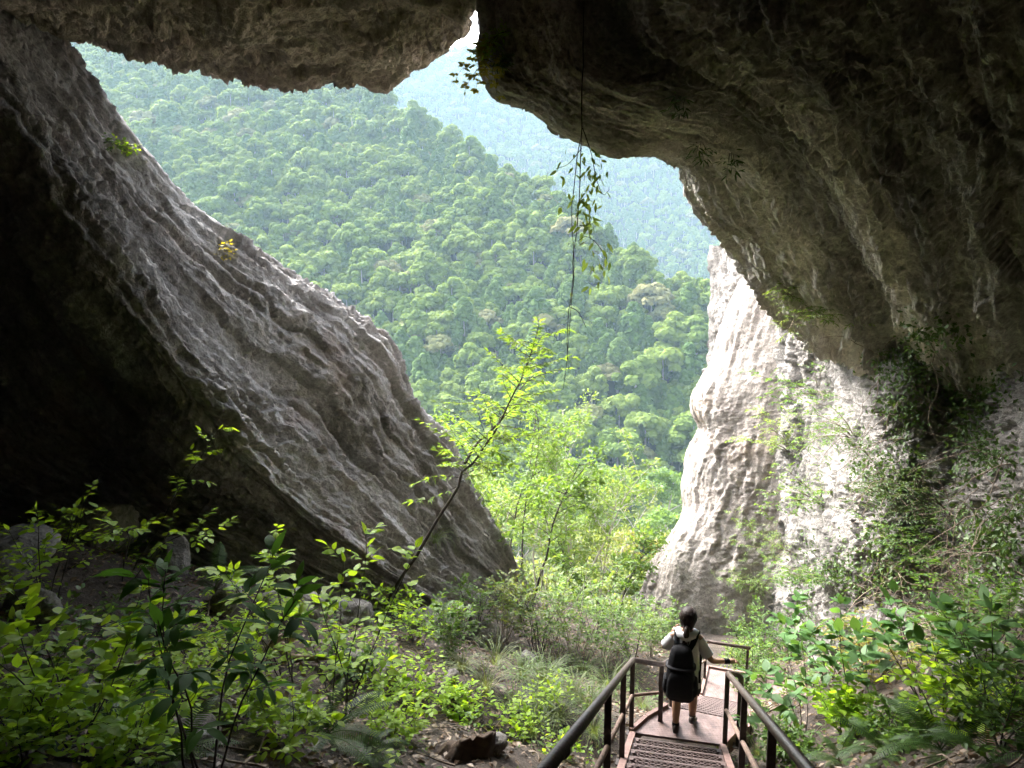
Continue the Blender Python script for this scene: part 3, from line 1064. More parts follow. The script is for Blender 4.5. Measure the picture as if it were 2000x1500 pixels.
# ------------------------------------------------------------------ metal staircase
def stairs():
    root = empty('metal_staircase', (1.87, 7.9, -5.3))
    tag(root, 'brown painted steel staircase with pipe handrails leading down out of the cave', 'staircase')
    O = np.array((1.87, 7.9, -5.3))

    def loc(p):
        return tuple(np.array(p, float) - O)

    # a grating tread shared by every step: zigzag bars between two edge bars
    def tread_mesh(w, dp):
        mb = MB()
        mb.box((0, 0.012, -0.022), (w, 0.022, 0.045))
        mb.box((0, dp - 0.01, -0.018), (w, 0.016, 0.036))
        for s in (-1, 1):
            mb.box((s * (w / 2 - 0.012), dp / 2, -0.02), (0.022, dp - 0.046, 0.038))
        for s in (-1, 1):
            for q in (0.06, 0.15, 0.24):
                mb.box((s * (w / 2 - 0.035), q, 0.006), (0.030, 0.034, 0.014))
        nz = int(w / 0.030)
        xs_ = np.linspace(-w / 2 + 0.024, w / 2 - 0.024, nz)
        rows = np.arange(0.030, dp - 0.02, 0.0225)
        for k, y0 in enumerate(rows):
            ph = 1 if k % 2 else -1
            yy = y0 + 0.0085 * ph * np.where(np.arange(nz) % 2, 1, -1)
            top = np.stack([xs_, yy - 0.0045, np.full(nz, -0.002 - 0.004 * (k % 2))], -1)
            top2 = top + np.array([0, 0.009, 0])
            bot = top + np.array([0, 0, -0.016])
            bot2 = top2 + np.array([0, 0, -0.016])
            V = np.concatenate([top, top2, bot, bot2])
            i = np.arange(nz - 1)
            q = [np.stack([i, i + 1, nz + i + 1, nz + i], -1), np.stack([2 * nz + i, 2 * nz + i + 1, i + 1, i], -1),
                 np.stack([nz + i, nz + i + 1, 3 * nz + i + 1, 3 * nz + i], -1)]
            mb.add(V, Q=np.concatenate(q))
        return mb.mesh('tread', smooth=False)

    def rail(name, pts, r, mat, seg=12):
        # rounded corners
        P = [np.array(p, float) for p in pts]
        out = [P[0]]
        for i in range(1, len(P) - 1):
            a, b, c = P[i - 1], P[i], P[i + 1]
            k = min(0.09, np.linalg.norm(b - a) * 0.4, np.linalg.norm(c - b) * 0.4)
            p0 = b + (a - b) / np.linalg.norm(a - b) * k
            p1 = b + (c - b) / np.linalg.norm(c - b) * k
            for t in (0, 0.25, 0.5, 0.75, 1):
                out.append((1 - t) ** 2 * p0 + 2 * t * (1 - t) * b + t * t * p1)
        out.append(P[-1])
        mb = MB()
        mb.tube([p - O for p in out], r, seg)
        return mb.build(name, mat, root)

    def post(p, z0, z1, rz, s=0.052):
        mb = MB()
        mb.box((0, 0, (z1 - z0) / 2), (s, s * 0.72, z1 - z0))
        mb.box((0, 0, 0.006), (s * 2.2, s * 1.9, 0.012))
        return mb.build('post', M['post'], root, smooth=False, loc=loc((p[0], p[1], z0)), rot=(0, 0, rz))

    def flight(start, d, z0, z1, n, width, back, m_tread):
        """start: centre of the top edge; d: unit heading; n risers"""
        r = np.array([d[1], -d[0]])
        going = width[1]
        rise = (z0 - z1) / n
        rz = math.atan2(d[1], d[0]) - math.pi / 2
        for k in range(-back, n):
            z = z0 - rise * (k + 1)
            s = k * going
            if k == n - 1:
                break
            p = np.array(start) + np.array(d) * s
            # local y of the tread points uphill so that its front bar is the nosing
            e = obj('tread', m_tread, M['tread'], root, loc=loc((p[0] + d[0] * (going + 0.01), p[1] + d[1] * (going + 0.01), z)), rot=(0, 0, rz + math.pi))
        # stringers: sloped channels on both sides
        for s in (-1, 1):
            mb = MB()
            sa, sb = -back * going, n * going
            za = z0 - rise * 0.5 + back * rise
            zb = z1 - rise * 0.5 + 0.06
            a = np.array(start) + np.array(d) * sa + r * s * (width[0] / 2 + 0.038)
            b = np.array(start) + np.array(d) * sb + r * s * (width[0] / 2 + 0.038)
            V = []
            for q, z in ((a, za), (b, zb)):
                for w in (-0.034, 0.034):
                    for h in (0.03, -0.19):
                        V.append((q[0] + r[0] * w - O[0], q[1] + r[1] * w - O[1], z + h - O[2]))
            mb.add(V, Q=[(0, 2, 3, 1), (4, 5, 7, 6), (0, 4, 6, 2), (1, 3, 7, 5), (0, 1, 5, 4), (2, 6, 7, 3)])
            mb.build('stringer', M['plate'], root, smooth=False)

    d1 = np.array([1.849, 7.96]) / np.linalg.norm([1.849, 7.96])
    r1 = np.array([d1[1], -d1[0]])
    L1 = 8.172
    g1 = L1 / 24
    tm1 = tread_mesh(0.95, 0.300)
    flight((0.081, 0.0), d1, -1.59, -5.3, 24, (0.95, g1), 6, tm1)
    d2 = np.array([0.358, 0.934])
    r2 = np.array([0.934, -0.358])
    st2 = np.array([1.95, 8.62]) + r2 * 0.475
    tm2 = tread_mesh(0.88, 0.292)
    flight(tuple(st2), d2, -5.3, -7.5, 13, (0.88, 0.323), 0, tm2)

    def plate(name, poly, z, th=0.03):
        n = len(poly)
        V = [(p[0] - O[0], p[1] - O[1], z - O[2]) for p in poly] + [(p[0] - O[0], p[1] - O[1], z - th - O[2]) for p in poly]
        me = bpy.data.meshes.new(name)
        fs = [tuple(range(n)), tuple(range(2 * n - 1, n - 1, -1))]
        fs += [(i, i + n, (i + 1) % n + n, (i + 1) % n) for i in range(n)]
        me.from_pydata(V, [], fs)
        return obj(name, me, M['checker'], root)

    eL = np.array([0.081, 0]) + d1 * L1 - r1 * 0.535
    eR = np.array([0.081, 0]) + d1 * L1 + r1 * 0.535
    l2a, r2a = st2 - r2 * 0.475, st2 + r2 * 0.475
    plate('landing_plate', [eL - r1 * .0, eR, r2a, l2a, (1.64, 8.36)], -5.302)
    e2 = st2 + d2 * 0.323 * 13
    l2, r2e = e2 - r2 * 0.475, e2 + r2 * 0.475
    plate('platform_plate', [l2, r2e, r2e + r2 * 1.2, l2 + d2 * 1.05 + r2 * 2.2, l2 + d2 * 1.05], -7.502)
    for a, b, z in ((eL, np.array((1.64, 8.36)), -5.3), (np.array((1.64, 8.36)), l2a, -5.3), (eR, r2a, -5.3), (l2, l2 + d2 * 1.05, -7.5), (l2 + d2 * 1.05, l2 + d2 * 1.05 + r2 * 2.2, -7.5)):
        mb = MB()
        c = (a + b) / 2
        ln = np.linalg.norm(b - a) - 0.01
        mb.box((c[0] - O[0], c[1] - O[1], z - O[2] - 0.06), (ln, 0.05, 0.20), rz=math.atan2(b[1] - a[1], b[0] - a[0]))
        mb.build('edge_bar', M['plate'], root, smooth=False)

    # handrails, mid rails and posts
    H = 0.88

    def line1(s, side):
        p = np.array([0.081, 0]) + d1 * s + r1 * 0.535 * side
        return p, -1.59 - 3.71 / L1 * s

    aL, zL = line1(-1.9, -1)
    aR, zR = line1(-1.9, 1)
    cor = eL + d1 * 0.06
    cor2 = np.array((1.80, 8.30))
    plat = l2 + d2 * 0.55
    rail('handrail', [(*aL, zL + H), (*cor, -5.3 + H), (*cor2, -4.57), (*plat, -7.5 + 0.78), (*(plat + r2 * 0.8), -7.5 + 0.79)], 0.031, M['pipe'])
    rail('handrail', [(*aR, zR + H), (*eR, -5.3 + H), (*(eR + np.array((0.17, 0.05))), -4.47), (*(eR + np.array((0.19, 0.06))), -4.75)], 0.031, M['pipe'])
    h = 0.43
    rail('mid_rail', [(*aL, zL + h), (*cor, -5.3 + h + 0.0), (*cor2, -4.93), (*plat, -7.5 + 0.40)], 0.021, M['rust'], 10)
    rail('mid_rail', [(*aR, zR + h), (*eR, -5.3 + h)], 0.021, M['rust'], 10)
    rz1 = math.atan2(d1[1], d1[0]) - math.pi / 2
    rz2 = math.atan2(d2[1], d2[0]) - math.pi / 2
    for s in (0.2, 1.9, 5.1, 6.7):
        p, z = line1(s, -1)
        post(p, z - 0.06, z + H, rz1)
    post(cor, -5.36, -5.3 + H, rz1)
    post(cor2, -5.36, -4.58, rz2)
    for s in (1.0, 2.7, 4.45, 6.2):
        p, z = line1(s, 1)
        post(p, z - 0.06, z + H, rz1)
    post(eR, -5.36, -5.3 + H, rz1)
    post(eR + np.array((0.17, 0.05)), -5.36, -4.48, rz2)
    for t in (0.08, 0.30, 0.53, 0.77):
        p = l2a + (plat - l2a) * t
        z = -5.3 - 2.2 * min(1, max(0, (t * np.linalg.norm(plat - l2a)) / 4.2))
        post(p, z - 0.08, z + 0.70, rz2, 0.045)
    for k in (0.0, 0.75):
        post(plat + r2 * k, -7.56, -7.5 + 0.79, rz2, 0.045)
    # the joint sleeve on the near left handrail
    p, z = line1(2.9, -1)
    p2, z2 = line1(2.98, -1)
    mb = MB()
    mb.tube([np.array((*p, z + H)) - O, np.array((*p2, z2 + H)) - O], 0.0335, 12)
    mb.build('pipe_sleeve', M['pipe'], root)


def checker_mat():
    m, nd, lk, bs = nodemat('checker_plate')
    tc = N_(nd, 'ShaderNodeTexCoord')
    n1 = N_(nd, 'ShaderNodeTexNoise', Scale=5.0, Detail=6.0, Roughness=0.7)
    lk.new(tc.outputs['Object'], n1.inputs['Vector'])
    r = ramp(nd, [(0.3, (0.06, 0.042, 0.036)), (0.5, (0.155, 0.10, 0.092)), (0.7, (0.25, 0.175, 0.16))])
    lk.new(n1.outputs['Fac'], r.inputs['Fac'])
    lk.new(r.outputs['Color'], bs.inputs['Base Color'])
    bs.inputs['Roughness'].default_value = 0.62
    mp = N_(nd, 'ShaderNodeMapping')
    mp.inputs['Rotation'].default_value = (0, 0, 0.7)
    mp.inputs['Scale'].default_value = (34, 34, 34)
    lk.new(tc.outputs['Object'], mp.inputs['Vector'])
    ch = N_(nd, 'ShaderNodeTexChecker', Scale=1.0)
    lk.new(mp.outputs['Vector'], ch.inputs['Vector'])
    bp = N_(nd, 'ShaderNodeBump', Strength=0.6, Distance=0.006)
    lk.new(ch.outputs['Fac'], bp.inputs['Height'])
    lk.new(bp.outputs['Normal'], bs.inputs['Normal'])
    return m


M['checker'] = checker_mat()
stairs()

# ------------------------------------------------------------------ the hiker
M['skin'] = plain_mat('skin', (0.40, 0.235, 0.165), rough=0.55, nscale=6, var=0.08, bump=0)
M['shirt'] = plain_mat('shirt_cotton', (0.56, 0.565, 0.60), rough=0.9, nscale=40, var=0.06, bump=0.25)
M['black_cloth'] = plain_mat('black_nylon', (0.008, 0.008, 0.010), rough=0.85, spec=0.15, nscale=30, var=0.3, bump=0.4)
M['shorts'] = plain_mat('black_shorts', (0.012, 0.012, 0.016), rough=0.85, nscale=30, var=0.3, bump=0.2)
M['hair'] = plain_mat('dark_hair', (0.022, 0.013, 0.010), rough=0.55, spec=0.2, nscale=60, var=0.5, bump=0.4)
M['shoe'] = plain_mat('brown_shoe', (0.035, 0.022, 0.017), rough=0.7, nscale=25, var=0.3)
M['sole'] = plain_mat('shoe_sole', (0.05, 0.04, 0.035), rough=0.8)
M['eye'] = plain_mat('eye', (0.02, 0.015, 0.012), rough=0.2, bump=0)
M['lip'] = plain_mat('lip', (0.32, 0.12, 0.10), rough=0.5, bump=0)


def skin_mesh(name, verts, edges, rads, levels=2):
    me = bpy.data.meshes.new(name + '_cage')
    me.from_pydata(verts, edges, [])
    o = bpy.data.objects.new(name + '_cage', me)
    COL.objects.link(o)
    md = o.modifiers.new('skin', 'SKIN')
    md.use_smooth_shade = True
    sl = me.skin_vertices[0].data if me.skin_vertices else None
    if sl is None:
        bpy.context.view_layer.objects.active = o
        bpy.ops.mesh.customdata_skin_add()
        sl = me.skin_vertices[0].data
    for i, r in enumerate(rads):
        sl[i].radius = r if isinstance(r, tuple) else (r, r)
        sl[i].use_root = (i == 0)
    sub = o.modifiers.new('sub', 'SUBSURF')
    sub.levels = sub.render_levels = levels
    bpy.context.view_layer.update()
    dg = bpy.context.evaluated_depsgraph_get()
    out = bpy.data.meshes.new_from_object(o.evaluated_get(dg))
    out.name = name
    bpy.data.objects.remove(o)
    bpy.data.meshes.remove(me)
    out.polygons.foreach_set('use_smooth', np.ones(len(out.polygons), bool))
    out.materials.clear()
    return out


def loft(mb, secs, seg=24, cap=True, sq=2.0, ripple=0.0, seed=0):
    """secs: (cx, cy, z, rx, ry) rings; sq is the superellipse power"""
    V = []
    for k, (cx, cy_, z, rx, ry) in enumerate(secs):
        for i in range(seg):
            a = 2 * math.pi * i / seg
            c, s = math.cos(a), math.sin(a)
            e = 2.0 / sq
            w = 1 + ripple * math.sin(3.1 * a + seed + k * 0.9) * math.cos(5.3 * a - k * 1.3)
            V.append((cx + rx * w * math.copysign(abs(c) ** e, c), cy_ + ry * w * math.copysign(abs(s) ** e, s), z))
    Q = [(k * seg + i, k * seg + (i + 1) % seg, (k + 1) * seg + (i + 1) % seg, (k + 1) * seg + i) for k in range(len(secs) - 1) for i in range(seg)]
    T = []
    if cap:
        n = len(V)
        V.append((secs[0][0], secs[0][1], secs[0][2])); V.append((secs[-1][0], secs[-1][1], secs[-1][2]))
        for i in range(seg):
            T.append((n, (i + 1) % seg, i))
            T.append((n + 1, (len(secs) - 1) * seg + i, (len(secs) - 1) * seg + (i + 1) % seg))
    mb.add(V, T, Q)


def ellipsoid(mb, c, r, n=10, m=14):
    loft(mb, [(c[0], c[1], c[2] - r[2] * math.cos(math.pi * k / n), r[0] * math.sin(math.pi * k / n) + 1e-4, r[1] * math.sin(math.pi * k / n) + 1e-4) for k in range(n + 1)], m)


def hiker():
    bx, by = 2.03, 8.08
    vs = [(0, 0, 0.80), (0, -0.005, 0.95), (0, 0.0, 1.10), (0, 0.015, 1.235), (0.005, 0.025, 1.30), (0.008, 0.045, 1.37), (0.01, 0.05, 1.44), (0.01, 0.045, 1.495),
          (-0.085, 0.01, 1.20), (-0.165, 0.01, 1.185), (-0.262, 0.05, 0.995), (-0.17, 0.235, 1.10),
          (0.085, 0.01, 1.20), (0.165, 0.01, 1.185), (0.285, -0.03, 0.95), (0.475, 0.09, 0.915),
          (-0.085, 0.0, 0.74), (-0.088, 0.015, 0.44), (-0.09, -0.025, 0.26), (-0.09, -0.02, 0.075), (-0.095, 0.10, 0.035),
          (0.085, 0.02, 0.74), (0.098, 0.10, 0.455), (0.095, 0.085, 0.29), (0.095, 0.12, 0.125), (0.105, 0.235, 0.045)]
    rs = [(0.135, 0.10), (0.115, 0.09), (0.13, 0.095), (0.06, 0.055), 0.047, (0.066, 0.078), (0.074, 0.092), 0.055,
          0.055, 0.052, 0.037, 0.026, 0.055, 0.052, 0.037, 0.026,
          0.085, 0.056, 0.053, 0.034, 0.032, 0.085, 0.056, 0.053, 0.034, 0.032]
    ed = [(0, 1), (1, 2), (2, 3), (3, 4), (4, 5), (5, 6), (6, 7), (3, 8), (8, 9), (9, 10), (10, 11), (3, 12), (12, 13), (13, 14), (14, 15),
          (0, 16), (16, 17), (17, 18), (18, 19), (19, 20), (0, 21), (21, 22), (22, 23), (23, 24), (24, 25)]
    rz = math.radians(-16)
    body = obj('person', skin_mesh('person', vs, ed, rs), M['skin'], loc=(bx, by, -5.297), rot=(0, 0, rz))
    tag(body, 'person in white hooded tee and black shorts walking down the stairs, seen from behind', 'person')

    def hand(wr, d, up, spread):
        d = np.array(d, float); d /= np.linalg.norm(d)
        up = np.array(up, float); up -= d * up.dot(d); up /= np.linalg.norm(up)
        sd = np.cross(d, up)
        wr = np.array(wr, float)
        mb = MB()
        mb.tube([wr - d * 0.01, wr + d * 0.03, wr + d * 0.075], [0.024, 0.031, 0.028], 8)
        for k, (off, ln) in enumerate(((-0.027, 0.056), (-0.009, 0.066), (0.009, 0.062), (0.026, 0.05))):
            b = wr + d * 0.068 + sd * off
            mb.tube([b, b + d * ln * 0.45 + sd * off * 0.3 + up * 0.004, b + d * ln * 0.8 + sd * off * 0.4 - up * 0.008, b + d * ln + sd * off * 0.45 - up * 0.018],
                    [0.0095, 0.009, 0.008, 0.006], 6)
        b = wr + d * 0.025 - sd * 0.026
        mb.tube([b, b + d * 0.025 - sd * 0.022, b + d * 0.055 - sd * 0.030], [0.011, 0.010, 0.007], 6)
        mb.build('hand', M['skin'], body)

    hand((0.475, 0.09, 0.915), (0.85, 0.42, -0.10), (0, 0, 1), 1)
    hand((-0.17, 0.235, 1.10), (0.35, 0.6, 0.6), (-0.5, 0.4, 0.4), 1)
    mb = MB()      # dark cuff on the right wrist
    mb.tube([(0.425, 0.058, 0.925), (0.485, 0.096, 0.913)], [0.032, 0.031], 12)
    mb.build('wrist_cuff', M['black_cloth'], body)
    for s in (-1, 1):
        mb = MB(); ellipsoid(mb, (0.01 + s * 0.082, 0.035, 1.40), (0.012, 0.022, 0.032)); mb.build('ear', M['skin'], body)
        mb = MB(); ellipsoid(mb, (0.01 + s * 0.03, 0.138, 1.415), (0.013, 0.008, 0.007)); mb.build('eye', M['eye'], body)
    mb = MB(); ellipsoid(mb, (0.01, 0.146, 1.39), (0.013, 0.018, 0.022)); mb.build('nose', M['skin'], body)
    mb = MB(); ellipsoid(mb, (0.01, 0.128, 1.35), (0.022, 0.010, 0.008)); mb.build('mouth', M['lip'], body)
    # hair: cap with gathered ponytail
    mb = MB()
    loft(mb, [(0.008, -0.005, 1.29, 0.045, 0.035), (0.008, 0.000, 1.315, 0.066, 0.055), (0.008, 0.010, 1.35, 0.083, 0.082), (0.01, 0.018, 1.39, 0.093, 0.098),
              (0.01, 0.022, 1.43, 0.097, 0.106), (0.01, 0.026, 1.47, 0.094, 0.106), (0.01, 0.03, 1.505, 0.078, 0.088), (0.01, 0.034, 1.53, 0.05, 0.056), (0.01, 0.036, 1.54, 0.012, 0.014)], 28, ripple=0.02)
    hair = mb.build('hair', M['hair'], body)
    mb = MB()
    mb.tube([(0.006, -0.065, 1.345), (0.003, -0.108, 1.33), (0.0, -0.122, 1.275), (-0.006, -0.115, 1.21), (-0.012, -0.105, 1.15)], [0.026, 0.030, 0.036, 0.030, 0.008], 10)
    for k in range(9):
        a = rnd.uniform(-1, 1) * 0.02
        mb.tube([(a, -0.12, 1.27), (a * 1.6 - 0.005, -0.128 + abs(a), 1.20), (a * 2 - 0.012, -0.112, 1.13 + rnd.uniform(-0.02, 0.02))], [0.008, 0.007, 0.002], 4)
    mb.build('ponytail', M['hair'], hair)
    mb = MB()      # combed strands drawn back to the tie
    for k in range(70):
        a = rnd.uniform(-2.7, 2.7)
        z = rnd.uniform(1.34, 1.53)
        f = math.sqrt(max(0.02, 1 - ((z - 1.43) / 0.115) ** 2))
        p0 = np.array((0.01 + 0.098 * f * math.sin(a), 0.024 + 0.108 * f * math.cos(a), z))
        p3 = np.array((0.006 + rnd.uniform(-0.02, 0.02), -0.082, 1.345 + rnd.uniform(-0.015, 0.02)))
        pts = []
        for t in np.linspace(0, 1, 7):
            q = p0 * (1 - t) + p3 * t
            c = np.array((0.01, 0.024, 1.43))
            v = (q - c) / np.array((0.099, 0.109, 0.115))
            n = np.linalg.norm(v)
            pts.append(c + (q - c) * (max(1.0, 1 / n) if n > 0.3 else 1.0))
        mb.tube(pts, [0.003, 0.005, 0.005, 0.005, 0.005, 0.004, 0.003], 4)
    mb.build('strand', M['hair'], hair)
    # tee with short sleeves and a hood lying on the back
    mb = MB()
    loft(mb, [(0, 0, 0.60, 0.185, 0.135), (0, 0, 0.66, 0.182, 0.135), (0, 0, 0.78, 0.172, 0.13), (0, 0, 0.90, 0.155, 0.118), (0, 0, 1.0, 0.153, 0.116), (0, 0.002, 1.09, 0.165, 0.118),
              (0, 0.005, 1.16, 0.172, 0.108), (0, 0.01, 1.205, 0.160, 0.088), (0, 0.015, 1.24, 0.105, 0.074), (0, 0.02, 1.27, 0.062, 0.06)], 36, cap=False, ripple=0.045)
    for s, el in ((-1, (-0.262, 0.05, 0.995)), (1, (0.285, -0.03, 0.95))):
        sh = np.array((s * 0.135, 0.008, 1.175)); e = np.array(el)
        mb.tube([sh, sh * 0.72 + e * 0.28, sh * 0.42 + e * 0.58, sh * 0.22 + e * 0.78], [0.066, 0.068, 0.066, 0.070], 14, cap=False)
    mb.build('shirt', M['shirt'], body)
    mb = MB()
    mb.tube([(-0.085, 0.06, 1.262), (-0.108, 0.0, 1.268), (-0.075, -0.075, 1.25), (0, -0.105, 1.232), (0.075, -0.075, 1.25), (0.108, 0.0, 1.268), (0.085, 0.06, 1.262)],
            [0.02, 0.034, 0.045, 0.052, 0.045, 0.034, 0.02], 12)
    mb.build('hood', M['shirt'], body)
    mb = MB()
    loft(mb, [(0, 0, 0.62, 0.172, 0.125), (0, 0, 0.72, 0.165, 0.122), (0, 0, 0.80, 0.15, 0.11)], 28)
    mb.tube([(-0.082, 0.0, 0.70), (-0.086, 0.01, 0.60), (-0.088, 0.013, 0.49)], [0.098, 0.094, 0.092], 16)
    mb.tube([(0.082, 0.02, 0.70), (0.09, 0.06, 0.60), (0.098, 0.09, 0.50)], [0.098, 0.094, 0.090], 16)
    mb.build('shorts', M['shorts'], body)
    for (a, t, lift, p) in (((-0.09, -0.02), (-0.097, 0.13), 0.0, 0.0), ((0.095, 0.115), (0.107, 0.26), 0.035, -0.25)):
        mb = MB()
        ax, ay = a; tx, ty = t
        z = lift
        d = np.array((tx - ax, ty - ay)); d /= np.linalg.norm(d)
        secs = []
        V = []
        for f, w, h in ((-0.07, 0.026, 0.062), (-0.045, 0.037, 0.095), (0.0, 0.04, 0.105), (0.05, 0.042, 0.082), (0.10, 0.046, 0.064), (0.15, 0.044, 0.052), (0.185, 0.026, 0.036)):
            for an in np.linspace(0, 2 * math.pi, 12, endpoint=False):
                cx, cz = math.cos(an), math.sin(an)
                lx = w * cx
                lz = max(0.012, h * (0.5 + 0.5 * cz)) + 0.006
                V.append((ax + d[0] * f - d[1] * lx, ay + d[1] * f + d[0] * lx, z + lz - p * (0.1 - f) * 0.0 + (0.035 * max(0, (0.1 - f)) / 0.17 if lift else 0) - (lift * (f + 0.07) / 0.25)))
        Q = [(k * 12 + i, k * 12 + (i + 1) % 12, (k + 1) * 12 + (i + 1) % 12, (k + 1) * 12 + i) for k in range(6) for i in range(12)]
        Q2 = [(0, 3, 6, 9), (72, 75, 78, 81)]
        mb.add(V, Q=Q + [(3, 2, 1, 0), (5, 4, 3, 0), (7, 6, 5, 0), (9, 8, 7, 0), (11, 10, 9, 0), (72, 73, 74, 75), (72, 75, 76, 77), (72, 77, 78, 79), (72, 79, 80, 81), (72, 81, 82, 83)])
        sh = mb.build('shoe', M['shoe'], body)
        mb = MB()
        mb.tube([(ax, ay, z + 0.085 + (0.03 if lift else 0)), (ax, ay, z + 0.125 + (0.03 if lift else 0))], [0.041, 0.041], 12)
        mb.build('sock', M['black_cloth'], body)

    # backpack: worn, a thing of its own
    bp = empty('backpack', (bx, by, -5.297 + 0.6))
    bp.rotation_euler = (0, 0, rz)
    tag(bp, 'black nylon backpack on the back of the person on the stairs', 'backpack')
    bp_off = -0.6
    mb = MB()
    secs = []
    for z, rx, ry in ((0.505, 0.08, 0.05), (0.52, 0.135, 0.085), (0.56, 0.160, 0.108), (0.66, 0.168, 0.120), (0.78, 0.164, 0.118), (0.90, 0.155, 0.110), (1.00, 0.142, 0.098), (1.08, 0.125, 0.086), (1.13, 0.105, 0.07), (1.155, 0.07, 0.045), (1.165, 0.03, 0.02)):
        secs.append((-0.045, -0.205 + (0.122 - ry) * 0.7, z + bp_off, rx, ry))
    loft(mb, secs, 36, sq=2.7, ripple=0.03)
    mb.build('bag', M['black_cloth'], bp)
    mb = MB()
    loft(mb, [(-0.045, -0.318, 0.60 + bp_off, 0.13, 0.03), (-0.045, -0.325, 0.64 + bp_off, 0.145, 0.045), (-0.045, -0.325, 0.80 + bp_off, 0.14, 0.043), (-0.045, -0.318, 0.89 + bp_off, 0.11, 0.028), (-0.045, -0.31, 0.91 + bp_off, 0.05, 0.01)], 28, sq=2.8)
    mb.build('front_pocket', M['black_cloth'], bp)
    for s in (-1, 1):
        mb = MB()
        loft(mb, [(-0.045 + s * 0.155, -0.20, 0.60 + bp_off, 0.03, 0.06), (-0.045 + s * 0.168, -0.20, 0.66 + bp_off, 0.036, 0.075), (-0.045 + s * 0.162, -0.20, 0.79 + bp_off, 0.03, 0.08)], 16)
        mb.build('side_pocket', M['black_cloth'], bp)
        # flat padded straps over the shoulders
        pts = [(s * 0.055 - 0.04, -0.165, 1.07), (s * 0.088 - 0.012, -0.135, 1.175), (s * 0.104, -0.085, 1.245), (s * 0.112, 0.0, 1.268), (s * 0.118, 0.09, 1.225), (s * 0.125, 0.13, 1.10), (s * 0.15, 0.10, 0.92), (s * 0.165, -0.05, 0.80), (s * 0.165, -0.14, 0.72)]
        V, Q = [], []
        for k, p in enumerate(pts):
            w = 0.033 if k < 7 else 0.013
            for (a, b) in ((-1, 0), (1, 0), (1, 0.012), (-1, 0.012)):
                n = np.array((s * 0.2, -0.6 if k < 3 else (0.9 if k > 4 else 0.1), 0.8 if k < 5 else 0.1)); n /= np.linalg.norm(n)
                V.append((p[0] + a * w, p[1] + n[1] * b, p[2] + n[2] * b + bp_off))
        for k in range(len(pts) - 1):
            for i in range(4):
                Q.append((k * 4 + i, k * 4 + (i + 1) % 4, (k + 1) * 4 + (i + 1) % 4, (k + 1) * 4 + i))
        mb = MB(); mb.add(V, Q=Q)
        mb.build('strap', M['black_cloth'], bp)
    for (za, zb) in ((0.70, 0.72), (0.93, 0.95)):      # compression straps round the bag
        mb = MB()
        loft(mb, [(-0.045, -0.205, za + bp_off, 0.172, 0.126), (-0.045, -0.205, zb + bp_off, 0.172, 0.126)], 36, sq=2.7)
        mb.build('compression_strap', M['shorts'], bp)
    mb = MB()
    mb.tube([(-0.075, -0.16, 1.11 + bp_off), (-0.07, -0.165, 1.16 + bp_off), (-0.02, -0.165, 1.16 + bp_off), (-0.015, -0.16, 1.11 + bp_off)], 0.008, 6)
    mb.build('haul_loop', M['black_cloth'], bp)


hiker()
# ------------------------------------------------------------------ plants
bpy.context.view_layer.update()


from mathutils.bvhtree import BVHTree
_dg = bpy.context.evaluated_depsgraph_get()
SOLID = [BVHTree.FromObject(o, _dg) for o in scene.objects if o.type == 'MESH' and (o.get('kind') == 'structure' or o.name == 'rock_pinnacle') and 'hillside' not in o.name]


def hit(px, py):
    """first rock or ground the photo ray meets: point, normal facing the viewer"""
    r = ray(px, py).normalized()
    best = None
    for t in SOLID:
        p, n, i, d = t.ray_cast(Vector((0, 0, 0)), r, 60.0)
        if p is not None and (best is None or d < best[2]):
            best = (p, n, d)
    if best is None:
        return None, None
    p, n, d = best
    return p, (-n if n.dot(r) > 0 else n)


def leaf_template(w, fold=0.10, droop=0.18, tip=1.0):
    ts = np.array([0.0, 0.22, 0.48, 0.75, 1.0])
    ws = np.array([0.0, 0.78, 1.0, 0.62, 0.0]) * w
    V, F_ = [], []
    z = -droop * ts ** 2
    V.append((0, 0, 0))
    for k in (1, 2, 3):
        V += [(-ws[k], ts[k], z[k] + fold * ws[k]), (0, ts[k], z[k]), (ws[k], ts[k], z[k] + fold * ws[k])]
    V.append((0, 1.0, z[4]))
    T = [(0, 2, 1), (0, 3, 2)]
    for a in (1, 4):
        T += [(a, a + 1, a + 4), (a, a + 4, a + 3), (a + 1, a + 2, a + 5), (a + 1, a + 5, a + 4)]
    T += [(7, 8, 10), (8, 9, 10)]
    return np.array(V, np.float32), np.array(T, np.int32)


LEAF = {'ovate': leaf_template(0.30), 'lance': leaf_template(0.17, droop=0.3), 'round': leaf_template(0.40, droop=0.12), 'narrow': leaf_template(0.11, droop=0.25)}
# a three-pointed or split small leaf: few triangles, for fine foliage
LEAF['small'] = (np.array([(0, 0, 0), (-0.26, 0.45, 0.05), (0, 1, -0.12), (0.26, 0.45, 0.05)], np.float32), np.array([(0, 2, 1), (0, 3, 2)], np.int32))
LEAF['slim'] = (np.array([(0, 0, 0), (-0.13, 0.42, 0.03), (0, 1, -0.2), (0.13, 0.42, 0.03)], np.float32), np.array([(0, 2, 1), (0, 3, 2)], np.int32))
LEAF_ME = {}


def leaf_mesh(kind, mat, bend=0):
    key = (kind, mat, bend)
    if key not in LEAF_ME:
        V, T = LEAF[kind]
        V = V.copy()
        V[:, 2] += [-0.0, 0.12, -0.14][bend] * V[:, 1] ** 2 + [0, 0.06, -0.05][bend] * V[:, 0]
        me = mesh_np('leaf', V, T)
        me.materials.append(M[mat])
        LEAF_ME[key] = me
    return LEAF_ME[key]


